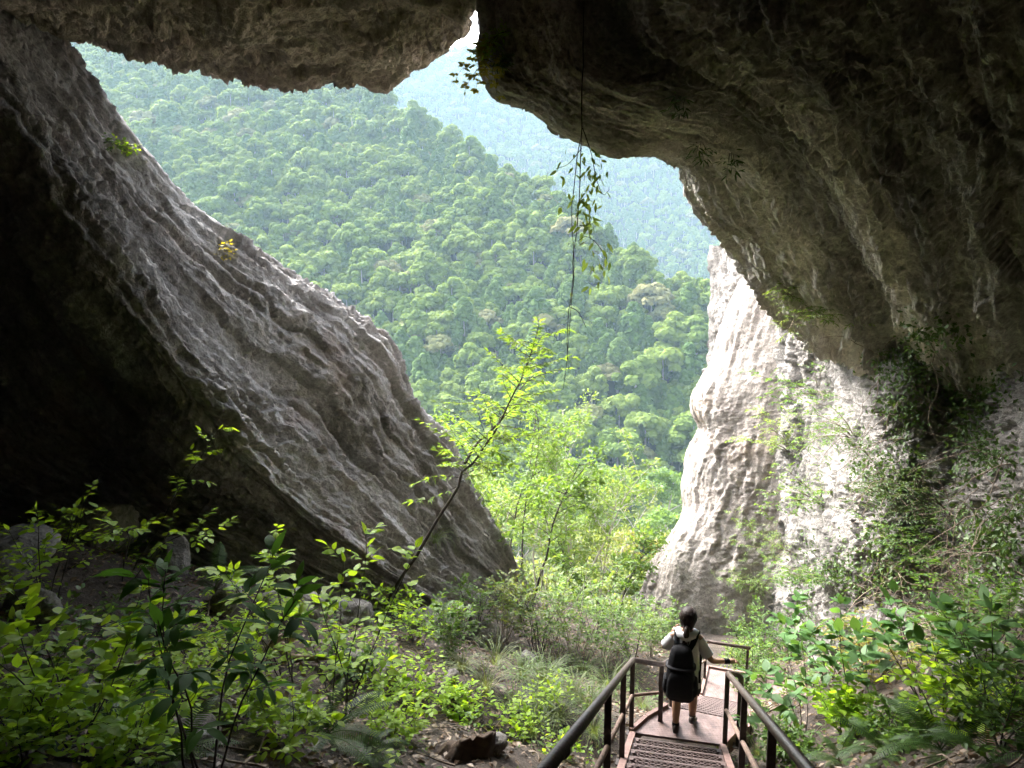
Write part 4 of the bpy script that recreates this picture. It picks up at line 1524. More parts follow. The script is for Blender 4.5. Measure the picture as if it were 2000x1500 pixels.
def basis(d, n):
    """rows: x, y(along the leaf), z(normal) for arrays of directions and rough normals"""
    y = d / (np.linalg.norm(d, axis=-1, keepdims=True) + 1e-9)
    x = np.cross(y, n)
    x /= np.linalg.norm(x, axis=-1, keepdims=True) + 1e-9
    z = np.cross(x, y)
    return x, y, z


def foliage_mesh(name, pos, d, n, size, kind, mat):
    V, T = LEAF[kind]
    x, y, z = basis(d, n)
    s = size[:, None, None]
    W = pos[:, None, :] + s * (V[None, :, 0:1] * x[:, None, :] + V[None, :, 1:2] * y[:, None, :] + V[None, :, 2:3] * z[:, None, :])
    k = len(V)
    FT = (T[None] + (np.arange(len(pos)) * k)[:, None, None]).reshape(-1, 3)
    me = mesh_np(name, W.reshape(-1, 3), FT)
    me.materials.append(M[mat])
    return me


def leaf_objects(root, pos, d, n, size, kind, mat):
    x, y, z = basis(d, n)
    for i in range(len(pos)):
        o = bpy.data.objects.new('leaf', leaf_mesh(kind, mat, i % 3))
        m = Matrix(((x[i][0], y[i][0], z[i][0]), (x[i][1], y[i][1], z[i][1]), (x[i][2], y[i][2], z[i][2])))
        o.location = pos[i]
        o.rotation_euler = m.to_euler()
        o.scale = (float(size[i]),) * 3
        o.parent = root
        COL.objects.link(o)


UP = np.array([0, 0, 1.0])
LIGHT = np.array([-0.05, 0.55, 0.83])      # leaves turn their blades to the opening


def unit(v):
    v = np.asarray(v, float)
    return v / (np.linalg.norm(v) + 1e-9)


class Grow:
    """stems, twigs and leaf placements of one plant, in local coordinates"""
    def __init__(self, seed):
        self.r = np.random.default_rng(seed)
        self.stems = []
        self.pos, self.dir, self.nor, self.size = [], [], [], []

    def path(self, p, d, length, n=8, wobble=0.12, grav=0.0):
        P = [np.array(p, float)]
        d = unit(d)
        for k in range(n):
            d = unit(d + self.r.normal(size=3) * wobble + UP * grav / n)
            P.append(P[-1] + d * length / n)
        return P

    def spray(self, P, r0, mb, tw_len, tw_n, lf_n, lf, start=0.35, grav=0.0, lf_var=0.25, up=0.35, wob=0.1, flat=0.35):
        """side twigs with two ranks of leaves along a stem path"""
        r = self.r
        P = np.array(P)
        m = len(P) - 1
        az = r.uniform(0, 6.28)
        for k in range(tw_n):
            t = start + (1 - start) * (k + r.uniform(0, 0.8)) / tw_n
            t = min(t, 0.999) * m
            i = int(t)
            b = P[i] + (P[i + 1] - P[i]) * (t - i)
            sd = unit(P[i + 1] - P[i])
            az += 2.4 + r.uniform(-0.5, 0.5)
            out = np.array([math.cos(az), math.sin(az), 0.0])
            out = unit(out - sd * out.dot(sd) * 0.7)
            fade = 1.15 - 0.6 * (t / m)
            T = self.path(b, out + UP * up + sd * 0.35, tw_len * fade * r.uniform(0.6, 1.2), 5, wob, grav)
            mb.tube(T, [r0 * 0.34, r0 * 0.3, r0 * 0.26, r0 * 0.22, r0 * 0.17, r0 * 0.1], 4, cap=False)
            self.rank(T, lf_n, lf, lf_var, flat)
        T = P[-3:]
        self.rank(list(T), max(2, lf_n // 2), lf, lf_var, flat)

    def rank(self, T, lf_n, lf, var=0.25, flat=0.35):
        r = self.r
        T = np.array(T)
        m = len(T) - 1
        for j in range(lf_n):
            t = min(0.999, 0.18 + 0.82 * (j + 0.5) / lf_n) * m
            i = int(t)
            b = T[i] + (T[i + 1] - T[i]) * (t - i)
            sd = unit(T[i + 1] - T[i])
            side = unit(np.cross(sd, UP) + 1e-3)
            s = 1 if j % 2 else -1
            d = unit(sd * 0.65 + side * s * 0.9 + r.normal(size=3) * 0.18 + UP * -0.08)
            if j == lf_n - 1:
                d = sd
            n = unit(UP * 0.55 + LIGHT * 0.5 + r.normal(size=3) * flat)
            self.pos.append(b); self.dir.append(d); self.nor.append(n)
            self.size.append(lf * r.uniform(1 - var, 1 + var))

    def arrays(self):
        return np.array(self.pos), np.array(self.dir), np.array(self.nor), np.array(self.size)


def shrub(name, base, label, cat, mat, height, nstem=4, spread=0.35, leaf=0.09, kind='ovate', tw_n=8, tw_len=0.3, lf_n=6, each=False, bark='bark_dark',
          r0=0.008, lean=(0, 0, 1), grav=0.0, tgrav=-0.15, seed=1, group=None, start=0.35, up=0.35, flat=0.35, stemw=0.09):
    base = Vector(base)
    root = empty(name, base)
    tag(root, label, cat, group)
    g = Grow(seed)
    r = g.r
    for k in range(nstem):
        a = 6.283 * k / nstem + r.uniform(-0.5, 0.5)
        d = unit(np.array(lean) + spread * np.array([math.cos(a), math.sin(a), 0]) * r.uniform(0.4, 1.2))
        b = np.array([math.cos(a), math.sin(a), 0]) * 0.03 * height - unit(lean) * 0.06
        L = height * r.uniform(0.72, 1.05)
        P = g.path(b, d, L, 9, stemw, grav)
        mb = MB()
        mb.tube(P, list(np.linspace(r0, r0 * 0.3, len(P))), 5)
        g.spray(P, r0, mb, tw_len, tw_n, lf_n, leaf, start, tgrav, up=up, flat=flat)
        mb.build('stem', M[bark], root)
    p, d, n, s = g.arrays()
    if each:
        leaf_objects(root, p, d, n, s, kind, mat)
    else:
        o = obj('foliage', foliage_mesh('foliage', p, d, n, s, kind, mat), None, root)
        o['kind'] = 'stuff'
    return root


def frond_mesh(seed, mat='fern', n=28, curl=0.55, w=0.17):
    """fern frond of length 1 along +Y arching down"""
    r = np.random.default_rng(seed)
    t = np.linspace(0, 1, n + 4)
    a = np.linspace(0.75, 0.75 - curl * 2.4, n + 4)
    y = np.cumsum(np.cos(a)) / (n + 4)
    z = np.cumsum(np.sin(a)) / (n + 4)
    mb = MB()
    mb.tube([(0, y[i], z[i]) for i in range(0, n + 4, 3)], [0.008 * (1 - 0.8 * i / (n + 4)) for i in range(0, n + 4, 3)], 4)
    V, T = [], []
    for i in range(3, n + 4):
        f = (i - 3) / n
        L = w * (math.sin(math.pi * min(1, 0.18 + 0.82 * f)) ** 0.8 + 0.03) * r.uniform(0.9, 1.08)
        c = np.array([0, y[i], z[i]])
        fw = np.array([0, math.cos(a[i]), math.sin(a[i])])
        nn = np.array([0, -fw[2], fw[1]])
        for s in (-1, 1):
            tip = c + np.array([s * L, 0, 0]) + fw * L * 0.35 - nn * L * 0.22
            h = fw * 0.0105
            midp = c + (tip - c) * 0.5 + nn * L * 0.05
            q = len(V)
            V += [c - h * 0.7, c + h * 0.7, midp - h, midp + h, tip]
            T += [(q, q + 2, q + 1), (q + 1, q + 2, q + 3), (q + 2, q + 4, q + 3)]
    mb.add(V, T)
    me = mb.mesh('frond')
    me.materials.append(M[mat])
    return me


FROND = [frond_mesh(1), frond_mesh(2, curl=0.4, w=0.15), frond_mesh(3, curl=0.65, w=0.18)]


def fern(base, size, n, label, seed, group='ferns on the cave floor', tilt=0.0):
    root = empty('fern', base)
    tag(root, label, 'fern', group)
    r = random.Random(seed)
    for k in range(n):
        a = 6.283 * k / n + r.uniform(-0.35, 0.35)
        o = bpy.data.objects.new('frond', FROND[r.randrange(3)])
        o.parent = root
        o.rotation_euler = (r.uniform(-0.25, 0.35), r.uniform(-0.3, 0.3), a)
        o.scale = (size * r.uniform(0.7, 1.15),) * 3
        o.location = (0.02 * math.sin(a), 0.02 * math.cos(a), 0)
        COL.objects.link(o)


def grass_mesh(seed, n=90, droop=1.0, w=0.006):
    r = np.random.default_rng(seed)
    mb = MB()
    for k in range(n):
        a = r.uniform(0, 6.283)
        out = np.array([math.cos(a), math.sin(a), 0])
        L = r.uniform(0.55, 1.1)
        el = r.uniform(0.75, 1.45)
        side = np.array([-out[1], out[0], 0])
        b = out * r.uniform(0, 0.10) + side * r.uniform(-0.05, 0.05)
        V = []
        p = b.copy()
        for i in range(6):
            ww = w * (1 - (i / 5) ** 2) + 0.0006
            V += [p - side * ww, p + side * ww]
            e = el - droop * r.uniform(0.35, 0.5) * i
            p = p + (out * math.cos(e) + UP * math.sin(e)) * L / 5
        mb.add(V, Q=[(2 * i, 2 * i + 1, 2 * i + 3, 2 * i + 2) for i in range(5)])
    me = mb.mesh('grass_tuft')
    me.materials.append(M['grass'])
    return me


GRASS = [grass_mesh(1), grass_mesh(2, droop=1.3), grass_mesh(3, n=60, droop=0.8)]


def grass(base, size, label, k=0, group='grass tufts beside the stairs', rot=(0, 0, 0)):
    o = obj('grass_tuft', GRASS[k % 3], loc=base, rot=rot, scl=size)
    tag(o, label, 'grass', group)


# ---- left bank, near the viewer
def left_bank():
    shrub('dark_shrub', ghit(395, 1560), 'dark green shrub with long glossy pointed leaves at lower left', 'shrub', 'dark_leaf', 1.6, nstem=5, spread=0.36, leaf=0.17, kind='lance',
          tw_n=7, tw_len=0.24, lf_n=5, each=True, seed=4, r0=0.009, start=0.45)
    shrub('lime_shrub', ghit(150, 1470), 'lime green sapling with oval leaves against the dark recess at far left', 'shrub', 'lime', 1.3, nstem=5, spread=0.4, leaf=0.098, kind='round',
          tw_n=8, tw_len=0.28, lf_n=6, each=True, seed=8, r0=0.007, start=0.3)
    shrub('lime_shrub', ghit(665, 1400), 'tall lime green shrub with oval leaves in front of the streaked rock', 'shrub', 'lime', 2.35, nstem=5, spread=0.32, leaf=0.115, kind='ovate',
          tw_n=9, tw_len=0.42, lf_n=6, each=True, seed=15, r0=0.008, start=0.22)
    shrub('lime_shrub', ghit(560, 1330), 'slender lime shrub leaning left behind the tall lime shrub', 'shrub', 'lime', 1.8, nstem=4, spread=0.35, leaf=0.11, kind='ovate',
          tw_n=8, tw_len=0.36, lf_n=6, each=True, seed=23, r0=0.007, lean=(-0.35, 0, 1))
    shrub('low_shrub', ghit(300, 1440), 'low lime seedlings under the dark shrub', 'shrub', 'lime', 0.55, nstem=7, spread=0.9, leaf=0.075, kind='round', tw_n=6, tw_len=0.22, lf_n=5, seed=31, r0=0.005, start=0.2)
    shrub('low_shrub', ghit(60, 1400), 'low lime seedlings at the left edge of the picture', 'shrub', 'lime', 0.6, nstem=7, spread=0.9, leaf=0.08, kind='round', tw_n=6, tw_len=0.24, lf_n=5, seed=32, r0=0.005, start=0.2)
    shrub('low_shrub', ghit(800, 1380), 'low spreading lime shrub right of the tall lime shrub', 'shrub', 'lime', 0.7, nstem=7, spread=0.9, leaf=0.075, kind='ovate', tw_n=7, tw_len=0.3, lf_n=6, seed=33, r0=0.005, start=0.2)
    shrub('low_shrub', ghit(470, 1400), 'low lime undergrowth between the dark shrub and the fern', 'shrub', 'lime', 0.62, nstem=7, spread=0.8, leaf=0.075, kind='ovate', tw_n=7, tw_len=0.3, lf_n=6, seed=34, r0=0.005, start=0.2)
    shrub('low_shrub', ghit(820, 1260), 'sparse lime shrub at the foot of the streaked rock', 'shrub', 'lime', 0.8, nstem=6, spread=0.7, leaf=0.075, kind='ovate', tw_n=7, tw_len=0.32, lf_n=6, seed=35, r0=0.006, start=0.2)
    shrub('low_shrub', ghit(1000, 1440), 'low lime sprouts beside the left handrail', 'shrub', 'lime', 0.4, nstem=5, spread=0.9, leaf=0.07, kind='round', tw_n=5, tw_len=0.2, lf_n=4, seed=36, r0=0.004, start=0.2)
    shrub('low_shrub', ghit(1100, 1480), 'tiny lime seedling under the left handrail', 'shrub', 'lime', 0.36, nstem=4, spread=0.9, leaf=0.065, kind='round', tw_n=5, tw_len=0.2, lf_n=4, seed=37, r0=0.004, start=0.2)
    # an arching twig with small leaves over the dark recess
    shrub('arching_sapling', ghit(250, 1130), 'thin arching sapling with small lime leaves in front of the dark rock', 'sapling', 'lime', 2.3, nstem=3, spread=0.3, leaf=0.10, kind='ovate',
          tw_n=8, tw_len=0.5, lf_n=7, seed=41, r0=0.009, lean=(0.42, -0.15, 1), grav=-0.7, start=0.45)
    shrub('arching_sapling', ghit(90, 1200), 'lime sapling at the left edge below the black recess', 'sapling', 'lime', 1.3, nstem=4, spread=0.4, leaf=0.09, kind='ovate',
          tw_n=7, tw_len=0.4, lf_n=6, seed=42, r0=0.008, start=0.35)
    for i, (x, y, s, n, lab) in enumerate([(640, 1440, 0.62, 13, 'large dark fern under the tall lime shrub'), (110, 1450, 0.60, 12, 'fern with arching fronds in the lower left corner'),
                                           (330, 1500, 0.5, 11, 'fern at the bottom edge below the dark shrub'), (420, 1150, 0.75, 10, 'fern growing at the foot of the dark recess'),
                                           (570, 1180, 0.6, 9, 'small fern under the overhanging rock base'), (720, 1480, 0.45, 10, 'small fern at the bottom edge left of the stump'),
                                           (250, 1080, 0.7, 9, 'fern on the bank below the black recess')]):
        fern(ghit(x, y), s, n, lab, 100 + i)
    for i, (x, y, s, lab) in enumerate([(1060, 1345, 0.62, 'pale drooping grass tuft on the bank left of the handrail'), (1120, 1370, 0.55, 'drooping grass tuft close to the left handrail'),
                                        (1000, 1390, 0.5, 'grass tuft above the stump'), (1190, 1350, 0.6, 'pale grass tuft behind the corner post of the left handrail'),
                                        (1255, 1385, 0.45, 'grass tuft under the landing rail'), (1040, 1440, 0.45, 'short grass tuft at the lower end of the bank'),
                                        (1140, 1320, 0.6, 'tall pale grass tuft on the bank above the landing'), (1090, 1410, 0.5, 'leaning grass tuft below the pale tufts'),
                                        (950, 1350, 0.5, 'thin grass tuft on the leaf litter'), (1160, 1440, 0.4, 'grass tuft by the foot of a handrail post')]):
        grass(ghit(x, y), s * 1.35, lab, i, rot=(0, 0, i * 1.3))
    for i, (x, y, s, lab) in enumerate([(1020, 1330, 0.8, 'long pale grass tuft above the stump bank'), (1085, 1310, 0.8, 'long pale grass tuft at the top of the grassy bank'), (1150, 1390, 0.65, 'grass tuft under the mid rail'),
                                        (900, 1310, 0.6, 'grass tuft on the bare litter'), (970, 1300, 0.7, 'grass tuft below the rock edge shrubs'), (1210, 1320, 0.7, 'grass tuft left of the landing corner'), (1060, 1385, 0.7, 'wide grass tuft in the middle of the grassy bank')]):
        grass(ghit(x, y), s, lab, i + 1, rot=(0, 0, i * 0.9))
    # tufts and sprigs on the left rock
    for i, (x, y, s, lab) in enumerate([(848, 1060, 0.8, 'grass tuft hanging on the streaked rock near the leaning sapling')]):
        p, n = hit(x, y)
        if p:
            grass(p, s, lab, i + 1, group='grass on the rock')
    for i, (x, y, h, lab) in enumerate([(425, 475, 0.5, 'yellow leafed sprig hanging on the left rock edge'), (240, 285, 0.3, 'bright green fern sprig high on the left rock'),
                                        (812, 770, 0.5, 'small yellow sprig on the lower edge of the left rock'), (200, 275, 0.4, 'dull sprig beside the dark recess')]):
        p, n = hit(x, y)
        if p:
            shrub('rock_sprig', p, lab, 'plant', ('yellow_leaf', 'lime', 'yellow_leaf', 'ivy')[i], h, nstem=3, spread=0.6, leaf=0.065, kind='ovate', tw_n=5, tw_len=0.2, lf_n=4, seed=60 + i, r0=0.005,
                  lean=tuple(n + Vector((0.2, 0, 0.1))), grav=-1.6, start=0.1)


    for i, (x, y, h, k, lab) in enumerate([(220, 1380, 0.6, 'lime', 'low lime undergrowth below the sapling at far left'), (380, 1330, 0.7, 'lime', 'lime undergrowth behind the dark shrub'), (560, 1450, 0.5, 'lime', 'low lime sprouts left of the large fern'),
                                           (760, 1440, 0.5, 'lime', 'low lime sprouts right of the large fern'), (690, 1330, 0.8, 'mid_leaf', 'green undergrowth inside the tall lime shrub'), (130, 1330, 0.7, 'mid_leaf', 'green undergrowth at the left edge'),
                                           (460, 1270, 0.7, 'lime', 'lime sprouts left of the dead root'), (300, 1260, 0.7, 'mid_leaf', 'green sprouts behind the lime undergrowth'), (900, 1390, 0.4, 'lime', 'small lime sprouts above the stump'),
                                           (760, 1220, 0.9, 'lime', 'lime shrub below the leaning sapling'), (40, 1480, 0.5, 'lime', 'lime sprouts in the lower left corner'), (240, 1490, 0.45, 'lime', 'lime sprouts at the bottom edge')]):
        shrub('low_shrub', ghit(x, y), lab, 'shrub', k, h, nstem=7, spread=0.9, leaf=0.075, kind='ovate', tw_n=7, tw_len=0.26, lf_n=6, seed=700 + i, r0=0.005, start=0.15)


# ---- the leaning sapling in the middle
def leaning_sapling():
    pts = [(745, 1190, 11.5), (800, 1105, 11.3), (850, 1025, 11.1), (893, 955, 11), (907, 915, 10.9), (938, 890, 10.8), (975, 838, 10.6), (1003, 790, 10.4), (1030, 735, 10.2), (1048, 690, 10.1), (1060, 655, 10)]
    fork = [(908, 905, 10.9), (930, 868, 11.2), (962, 838, 11.3), (985, 812, 11.4), (1008, 770, 11.5), (1045, 730, 11.6)]
    base = ghit(745, 1190)
    pts[0] = (745, 1190, base.y)
    root = empty('leaning_sapling', base)
    tag(root, 'leaning sapling with a dark curved trunk and feathery green leaves across the opening', 'sapling')
    g = Grow(5)
    P = np.array([np.array(at(*q)) - np.array(base) for q in pts])
    P2 = np.array([np.array(at(*q)) - np.array(base) for q in fork])
    Ps, P2s = _cr(P, 26), _cr(P2, 14)
    Ps = Ps + np.cumsum(g.r.normal(size=Ps.shape) * 0.012, 0)
    Ps[0, 2] -= 0.1
    mb = MB()
    mb.tube(Ps, list(np.linspace(0.028, 0.006, len(Ps))), 8)
    tr = mb.build('trunk', M['bark_dark'], root)
    mb = MB()
    mb.tube(P2s, list(np.linspace(0.026, 0.007, len(P2s))), 6)
    g.spray(Ps[10:], 0.02, mb, 0.95, 44, 12, 0.135, 0.05, -0.3, up=0.25, flat=0.3)
    g.spray(P2s, 0.02, mb, 0.9, 30, 12, 0.135, 0.1, -0.3, up=0.25, flat=0.3)
    g.spray(Ps[8:16], 0.02, mb, 0.8, 14, 9, 0.15, 0.0, -0.5, up=0.0)
    mb.build('branch', M['bark_dark'], root)
    p, d, n, s = g.arrays()
    # every leaf place carries three leaflets
    p3 = np.repeat(p, 3, 0); n3 = np.repeat(n, 3, 0); s3 = np.repeat(s, 3) * g.r.uniform(0.7, 1.0, len(p3))
    sd = np.cross(d, n)
    d3 = np.repeat(d, 3, 0) + np.repeat(sd, 3, 0) * np.tile([-0.9, 0, 0.9], len(p))[:, None]
    o = obj('foliage', foliage_mesh('foliage', p3, d3, n3, s3 * 0.9, 'slim', 'feather'), None, root)
    o['kind'] = 'stuff'


# ---- hanging vine
def hanging_vine():
    top, n = hit(1141, 12)
    d0 = min(hit(1140, y)[0].y for y in (12, 60, 110, 150, 175)) - 0.06
    pts = [(1141, 12), (1139, 70), (1140, 125), (1137, 180), (1138, 240), (1136, 300), (1134, 380), (1130, 450), (1124, 500), (1120, 560), (1114, 610), (1112, 660), (1116, 720)]
    root = empty('hanging_vine', top)
    tag(root, 'leafy vine hanging in the air from the overhang', 'vine')
    g = Grow(9)
    P = _cr(np.array([np.array(at(x, y, d0)) - np.array(top) for x, y in pts]), 30)
    P = P + np.cumsum(g.r.normal(size=P.shape) * 0.006, 0)
    mb = MB(); mb.tube(P, list(np.linspace(0.008, 0.004, 30)), 5); mb.build('stem', M['bark_dark'], root)
    for pp in ([(1137, 260), (1128, 300), (1122, 360), (1116, 420), (1122, 520), (1115, 600), (1108, 700), (1100, 760)],
               [(1130, 470), (1145, 462), (1165, 475), (1180, 500), (1178, 525)], [(1138, 250), (1155, 300), (1165, 350), (1178, 380), (1190, 370)],
               [(1136, 290), (1110, 320), (1085, 330)], [(1132, 440), (1150, 440), (1165, 430)], [(1114, 600), (1130, 610), (1145, 640)]):
        mb = MB()
        Q = _cr(np.array([np.array(at(x, y, d0 + g.r.uniform(-0.1, 0.2))) - np.array(top) for x, y in pp]), 14)
        mb.tube(Q, list(np.linspace(0.006, 0.003, 14)), 4)
        mb.build('tendril', M['bark_dark'], root)
    R = [(y, x + g.r.normal() * 17) for y, x, k in ((295, 1140, 6), (315, 1150, 11), (335, 1158, 12), (360, 1150, 12), (385, 1140, 15), (400, 1142, 15), (425, 1140, 14), (445, 1142, 12), (330, 1090, 5), (480, 1175, 8), (500, 1182, 9), (520, 1160, 8),
                                                    (535, 1178, 4), (560, 1135, 3), (375, 1185, 3)) for _ in range(k)]
    pos = np.array([np.array(at(x, y + g.r.normal() * 8, d0 + g.r.normal() * 0.12)) - np.array(top) for y, x in R])
    m = len(pos)
    d = np.stack([g.r.normal(size=m) * 0.7, g.r.normal(size=m) * 0.5, -np.abs(g.r.normal(size=m)) - 0.2], -1)
    nn = g.r.normal(size=(m, 3)) * 0.6 + np.array([0, -0.5, 0.7])
    leaf_objects(root, pos, d, nn, g.r.uniform(0.08, 0.13, m), 'lance', 'pale_leaf')
M['feather'] = leaf_mat('sapling_leaf', (0.10, 0.19, 0.03), (0.17, 0.26, 0.05), trans=0.6)
M['mid_leaf2'] = leaf_mat('feathery_leaf', (0.06, 0.13, 0.022), (0.12, 0.20, 0.045), trans=0.5)


# ---- trees just outside the opening
def outside_tree(base, h, label, seed, mat='pale_leaf', bark='bark_pale', nstem=2, leaf=0.12, tw_n=16, tw_len=0.9, lf_n=9, group='slender trees outside the opening', kind='small', lean=(0, 0, 1), spread=0.22,
                 r0=0.035, start=0.4):
    base = Vector(base)
    root = empty('slender_tree', base)
    tag(root, label, 'tree', group)
    g = Grow(seed)
    r = g.r
    for k in range(nstem):
        a = 6.283 * k / nstem + r.uniform(-0.6, 0.6)
        d = unit(np.array(lean) + spread * np.array([math.cos(a), math.sin(a), 0]))
        P = g.path(np.array([math.cos(a), math.sin(a), 0]) * 0.08 - UP * 0.3, d, h * r.uniform(0.8, 1.05), 14, 0.07)
        mb = MB()
        mb.tube(P, list(np.linspace(r0, r0 * 0.22, len(P))), 6)
        mb.build('trunk', M[bark], root)
        mb = MB()
        g.spray(P, r0 * 0.8, mb, tw_len, tw_n, lf_n, leaf, start, -0.15, up=0.45, flat=0.4, lf_var=0.35)
        # second-order sprays on the longer side limbs
        for q in range(6):
            i = int(r.integers(6, 13))
            az = r.uniform(0, 6.28)
            L = self_len = h * r.uniform(0.16, 0.3)
            S = g.path(P[i], np.array([math.cos(az), math.sin(az), 0.7]), L, 7, 0.12)
            mb.tube(S, list(np.linspace(r0 * 0.4, r0 * 0.12, len(S))), 4, cap=False)
            g.spray(S, r0 * 0.5, mb, tw_len * 0.6, 7, lf_n, leaf, 0.3, -0.15, up=0.35, flat=0.4, lf_var=0.35)
        mb.build('branch', M[bark], root)
    p, d, n, s = g.arrays()
    rep = 2
    p3 = np.repeat(p, rep, 0) + r.normal(size=(len(p) * rep, 3)) * leaf * 0.45
    d3 = np.repeat(d, rep, 0) + r.normal(size=p3.shape) * 0.6
    n3 = np.repeat(n, rep, 0) + r.normal(size=p3.shape) * 0.35
    s3 = np.repeat(s, rep) * r.uniform(0.6, 1.1, len(p3))
    o = obj('crown', foliage_mesh('crown', p3, d3, n3, s3, kind, mat), None, root)
    o['kind'] = 'stuff'


def outside():
    L = [((1000, 1215), 21, 6.2, 'mid_leaf2', 'bark_dark', 'slender tree with dark stems beside the foot of the streaked rock'),
         ((1060, 1225), 24, 6.8, 'pale_leaf', 'bark_pale', 'pale stemmed tree left of centre in the gap'),
         ((1115, 1230), 22, 6.4, 'pale_leaf', 'bark_pale', 'pale stemmed tree in the middle of the gap'),
         ((1165, 1235), 27, 7.0, 'lime2', 'bark_pale', 'bright yellow green tree in the middle of the gap'),
         ((1150, 1240), 23, 5.0, 'pale_leaf', 'bark_pale', 'slender pale tree near the middle of the gap'),
         ((940, 1180), 26, 6.6, 'lime2', 'bark_pale', 'bright tree crown showing over the edge of the streaked rock'),
         ((1195, 1250), 19, 3.0, 'mid_leaf2', 'bark_dark', 'young tree in the right part of the gap'),
         ((1030, 1250), 17, 4.2, 'mid_leaf2', 'bark_dark', 'dark stemmed young tree in front of the pale trees')]
    for i, ((x, y), d, h, mat, bark, lab) in enumerate(L):
        p = at(x, y, d)
        b = (p.x, p.y, float(gz(p.x, p.y)))
        hh = min(8.5, h + max(0.0, (p.z - b[2]) * 0.6))
        outside_tree(b, hh, lab, 200 + i, mat, bark, nstem=3 if i < 6 else 2, leaf=0.14, tw_n=15)
    # rounder trees down the valley side
    for i, (x, y, d, s, mat, lab) in enumerate([(1250, 1075, 46, 1.0, 'ochre_leaf', 'ochre tinted round tree below the white pinnacle'), (1180, 1065, 52, 1.0, 'lime2', 'yellow green round tree in the valley behind the gap'),
                                                (1100, 1040, 55, 1.1, 'pale_leaf', 'pale green round tree in the valley behind the gap'), (1010, 1000, 52, 1.1, 'lime2', 'yellow green round tree left of the gap'),
                                                (930, 960, 58, 1.1, 'pale_leaf', 'pale green tree rising behind the edge of the streaked rock'), (1300, 1020, 66, 1.0, 'mid_leaf2', 'green round tree beside the ochre tree'),
                                                (1215, 1150, 34, 0.8, 'lime2', 'bright green round tree just below the gap'), (1130, 1160, 36, 0.8, 'pale_leaf', 'pale round tree just below the gap'),
                                                (1050, 1130, 38, 0.8, 'lime2', 'yellow green tree low in the left of the gap'), (1190, 940, 84, 1.2, 'mid_leaf2', 'green tree on the valley floor beyond the gap'),
                                                (1080, 930, 86, 1.2, 'pale_leaf', 'pale tree on the valley floor beyond the gap'), (1290, 940, 88, 1.2, 'mid_leaf2', 'green tree on the valley floor left of the pinnacle')]):
        p = at(x, y, d)
        g0 = float(gz(p.x, p.y))
        root = empty('valley_tree', (p.x, p.y, g0))
        tag(root, lab, 'tree', 'round trees in the valley')
        top = p.z + 1.6 * s - g0
        r = np.random.default_rng(300 + i)
        g = Grow(300 + i)
        mb = MB()
        P = g.path((0, 0, -0.3), (0, 0, 1), top * 0.9, 8, 0.04)
        mb.tube(P, list(np.linspace(0.2, 0.05, len(P))), 7)
        for k in range(9):
            a = r.uniform(0, 6.28)
            S = g.path(P[int(r.integers(4, 8))], (math.cos(a), math.sin(a), 0.8), 2.6 * s, 5, 0.1)
            mb.tube(S, list(np.linspace(0.07, 0.02, len(S))), 5, cap=False)
        mb.build('trunk', M['bark_pale'], root)
        pos, nor = [], []
        for k in range(30):
            dd = r.normal(size=3); dd /= np.linalg.norm(dd); dd[2] = abs(dd[2]) * 1.1 - 0.35
            c = np.array([0, 0, top - 2.2 * s]) + dd * np.array([2.6, 2.6, 2.0]) * s * r.uniform(0.55, 1)
            rad = r.uniform(0.5, 0.95) * s
            e = r.normal(size=(95, 3)); e /= np.linalg.norm(e, axis=1, keepdims=True)
            e[:, 2] = np.where(e[:, 2] < -0.3, -e[:, 2], e[:, 2])
            pos.append(c + e * rad * r.uniform(0.6, 1.1, (95, 1)) * np.array([1, 1, 0.7]))
            nor.append(e + UP * 0.5)
        pos = np.concatenate(pos); nor = np.concatenate(nor)
        m = len(pos)
        o = obj('crown', foliage_mesh('crown', pos, r.normal(size=(m, 3)), nor + r.normal(size=(m, 3)) * 0.4, r.uniform(0.22, 0.45, m) * s, 'small', mat), None, root)
        o['kind'] = 'stuff'
    # leafy shoots between the stairs and the gap
    for i, (x, y, h, mat, lab) in enumerate([(1180, 1300, 1.9, 'mid_leaf2', 'leafy shoots left of the landing'), (1235, 1290, 1.5, 'pale_leaf', 'pale leafy shoots left of the person'),
                                             (1120, 1290, 2.0, 'mid_leaf2', 'tall leafy shoots on the bank above the grass'), (1050, 1280, 1.7, 'mid_leaf2', 'green shrub where the bank meets the gap'),
                                             (985, 1250, 1.5, 'lime2', 'bright shrub at the foot of the rock edge'), (930, 1240, 1.2, 'mid_leaf2', 'shrub under the lower end of the streaked rock'),
                                             (1270, 1280, 1.2, 'pale_leaf', 'pale shoots right behind the landing rail'), (1160, 1260, 2.2, 'pale_leaf', 'tall pale shoots in front of the gap trees'),
                                             (880, 1290, 1.0, 'mid_leaf2', 'low green shrub on the leaf litter'), (1300, 1260, 1.2, 'mid_leaf2', 'shoots between the person and the white pinnacle'),
                                             (1080, 1250, 2.0, 'lime2', 'bright shoots in front of the gap')]):
        shrub('leafy_shrub', ghit(x, y), lab, 'shrub', mat, h, nstem=6, spread=0.35, leaf=0.085, kind='small', tw_n=11, tw_len=0.4, lf_n=9, seed=400 + i, r0=0.010, start=0.2, group='shrubs between the stairs and the gap',
              bark='bark_dark' if i % 2 else 'bark_pale')


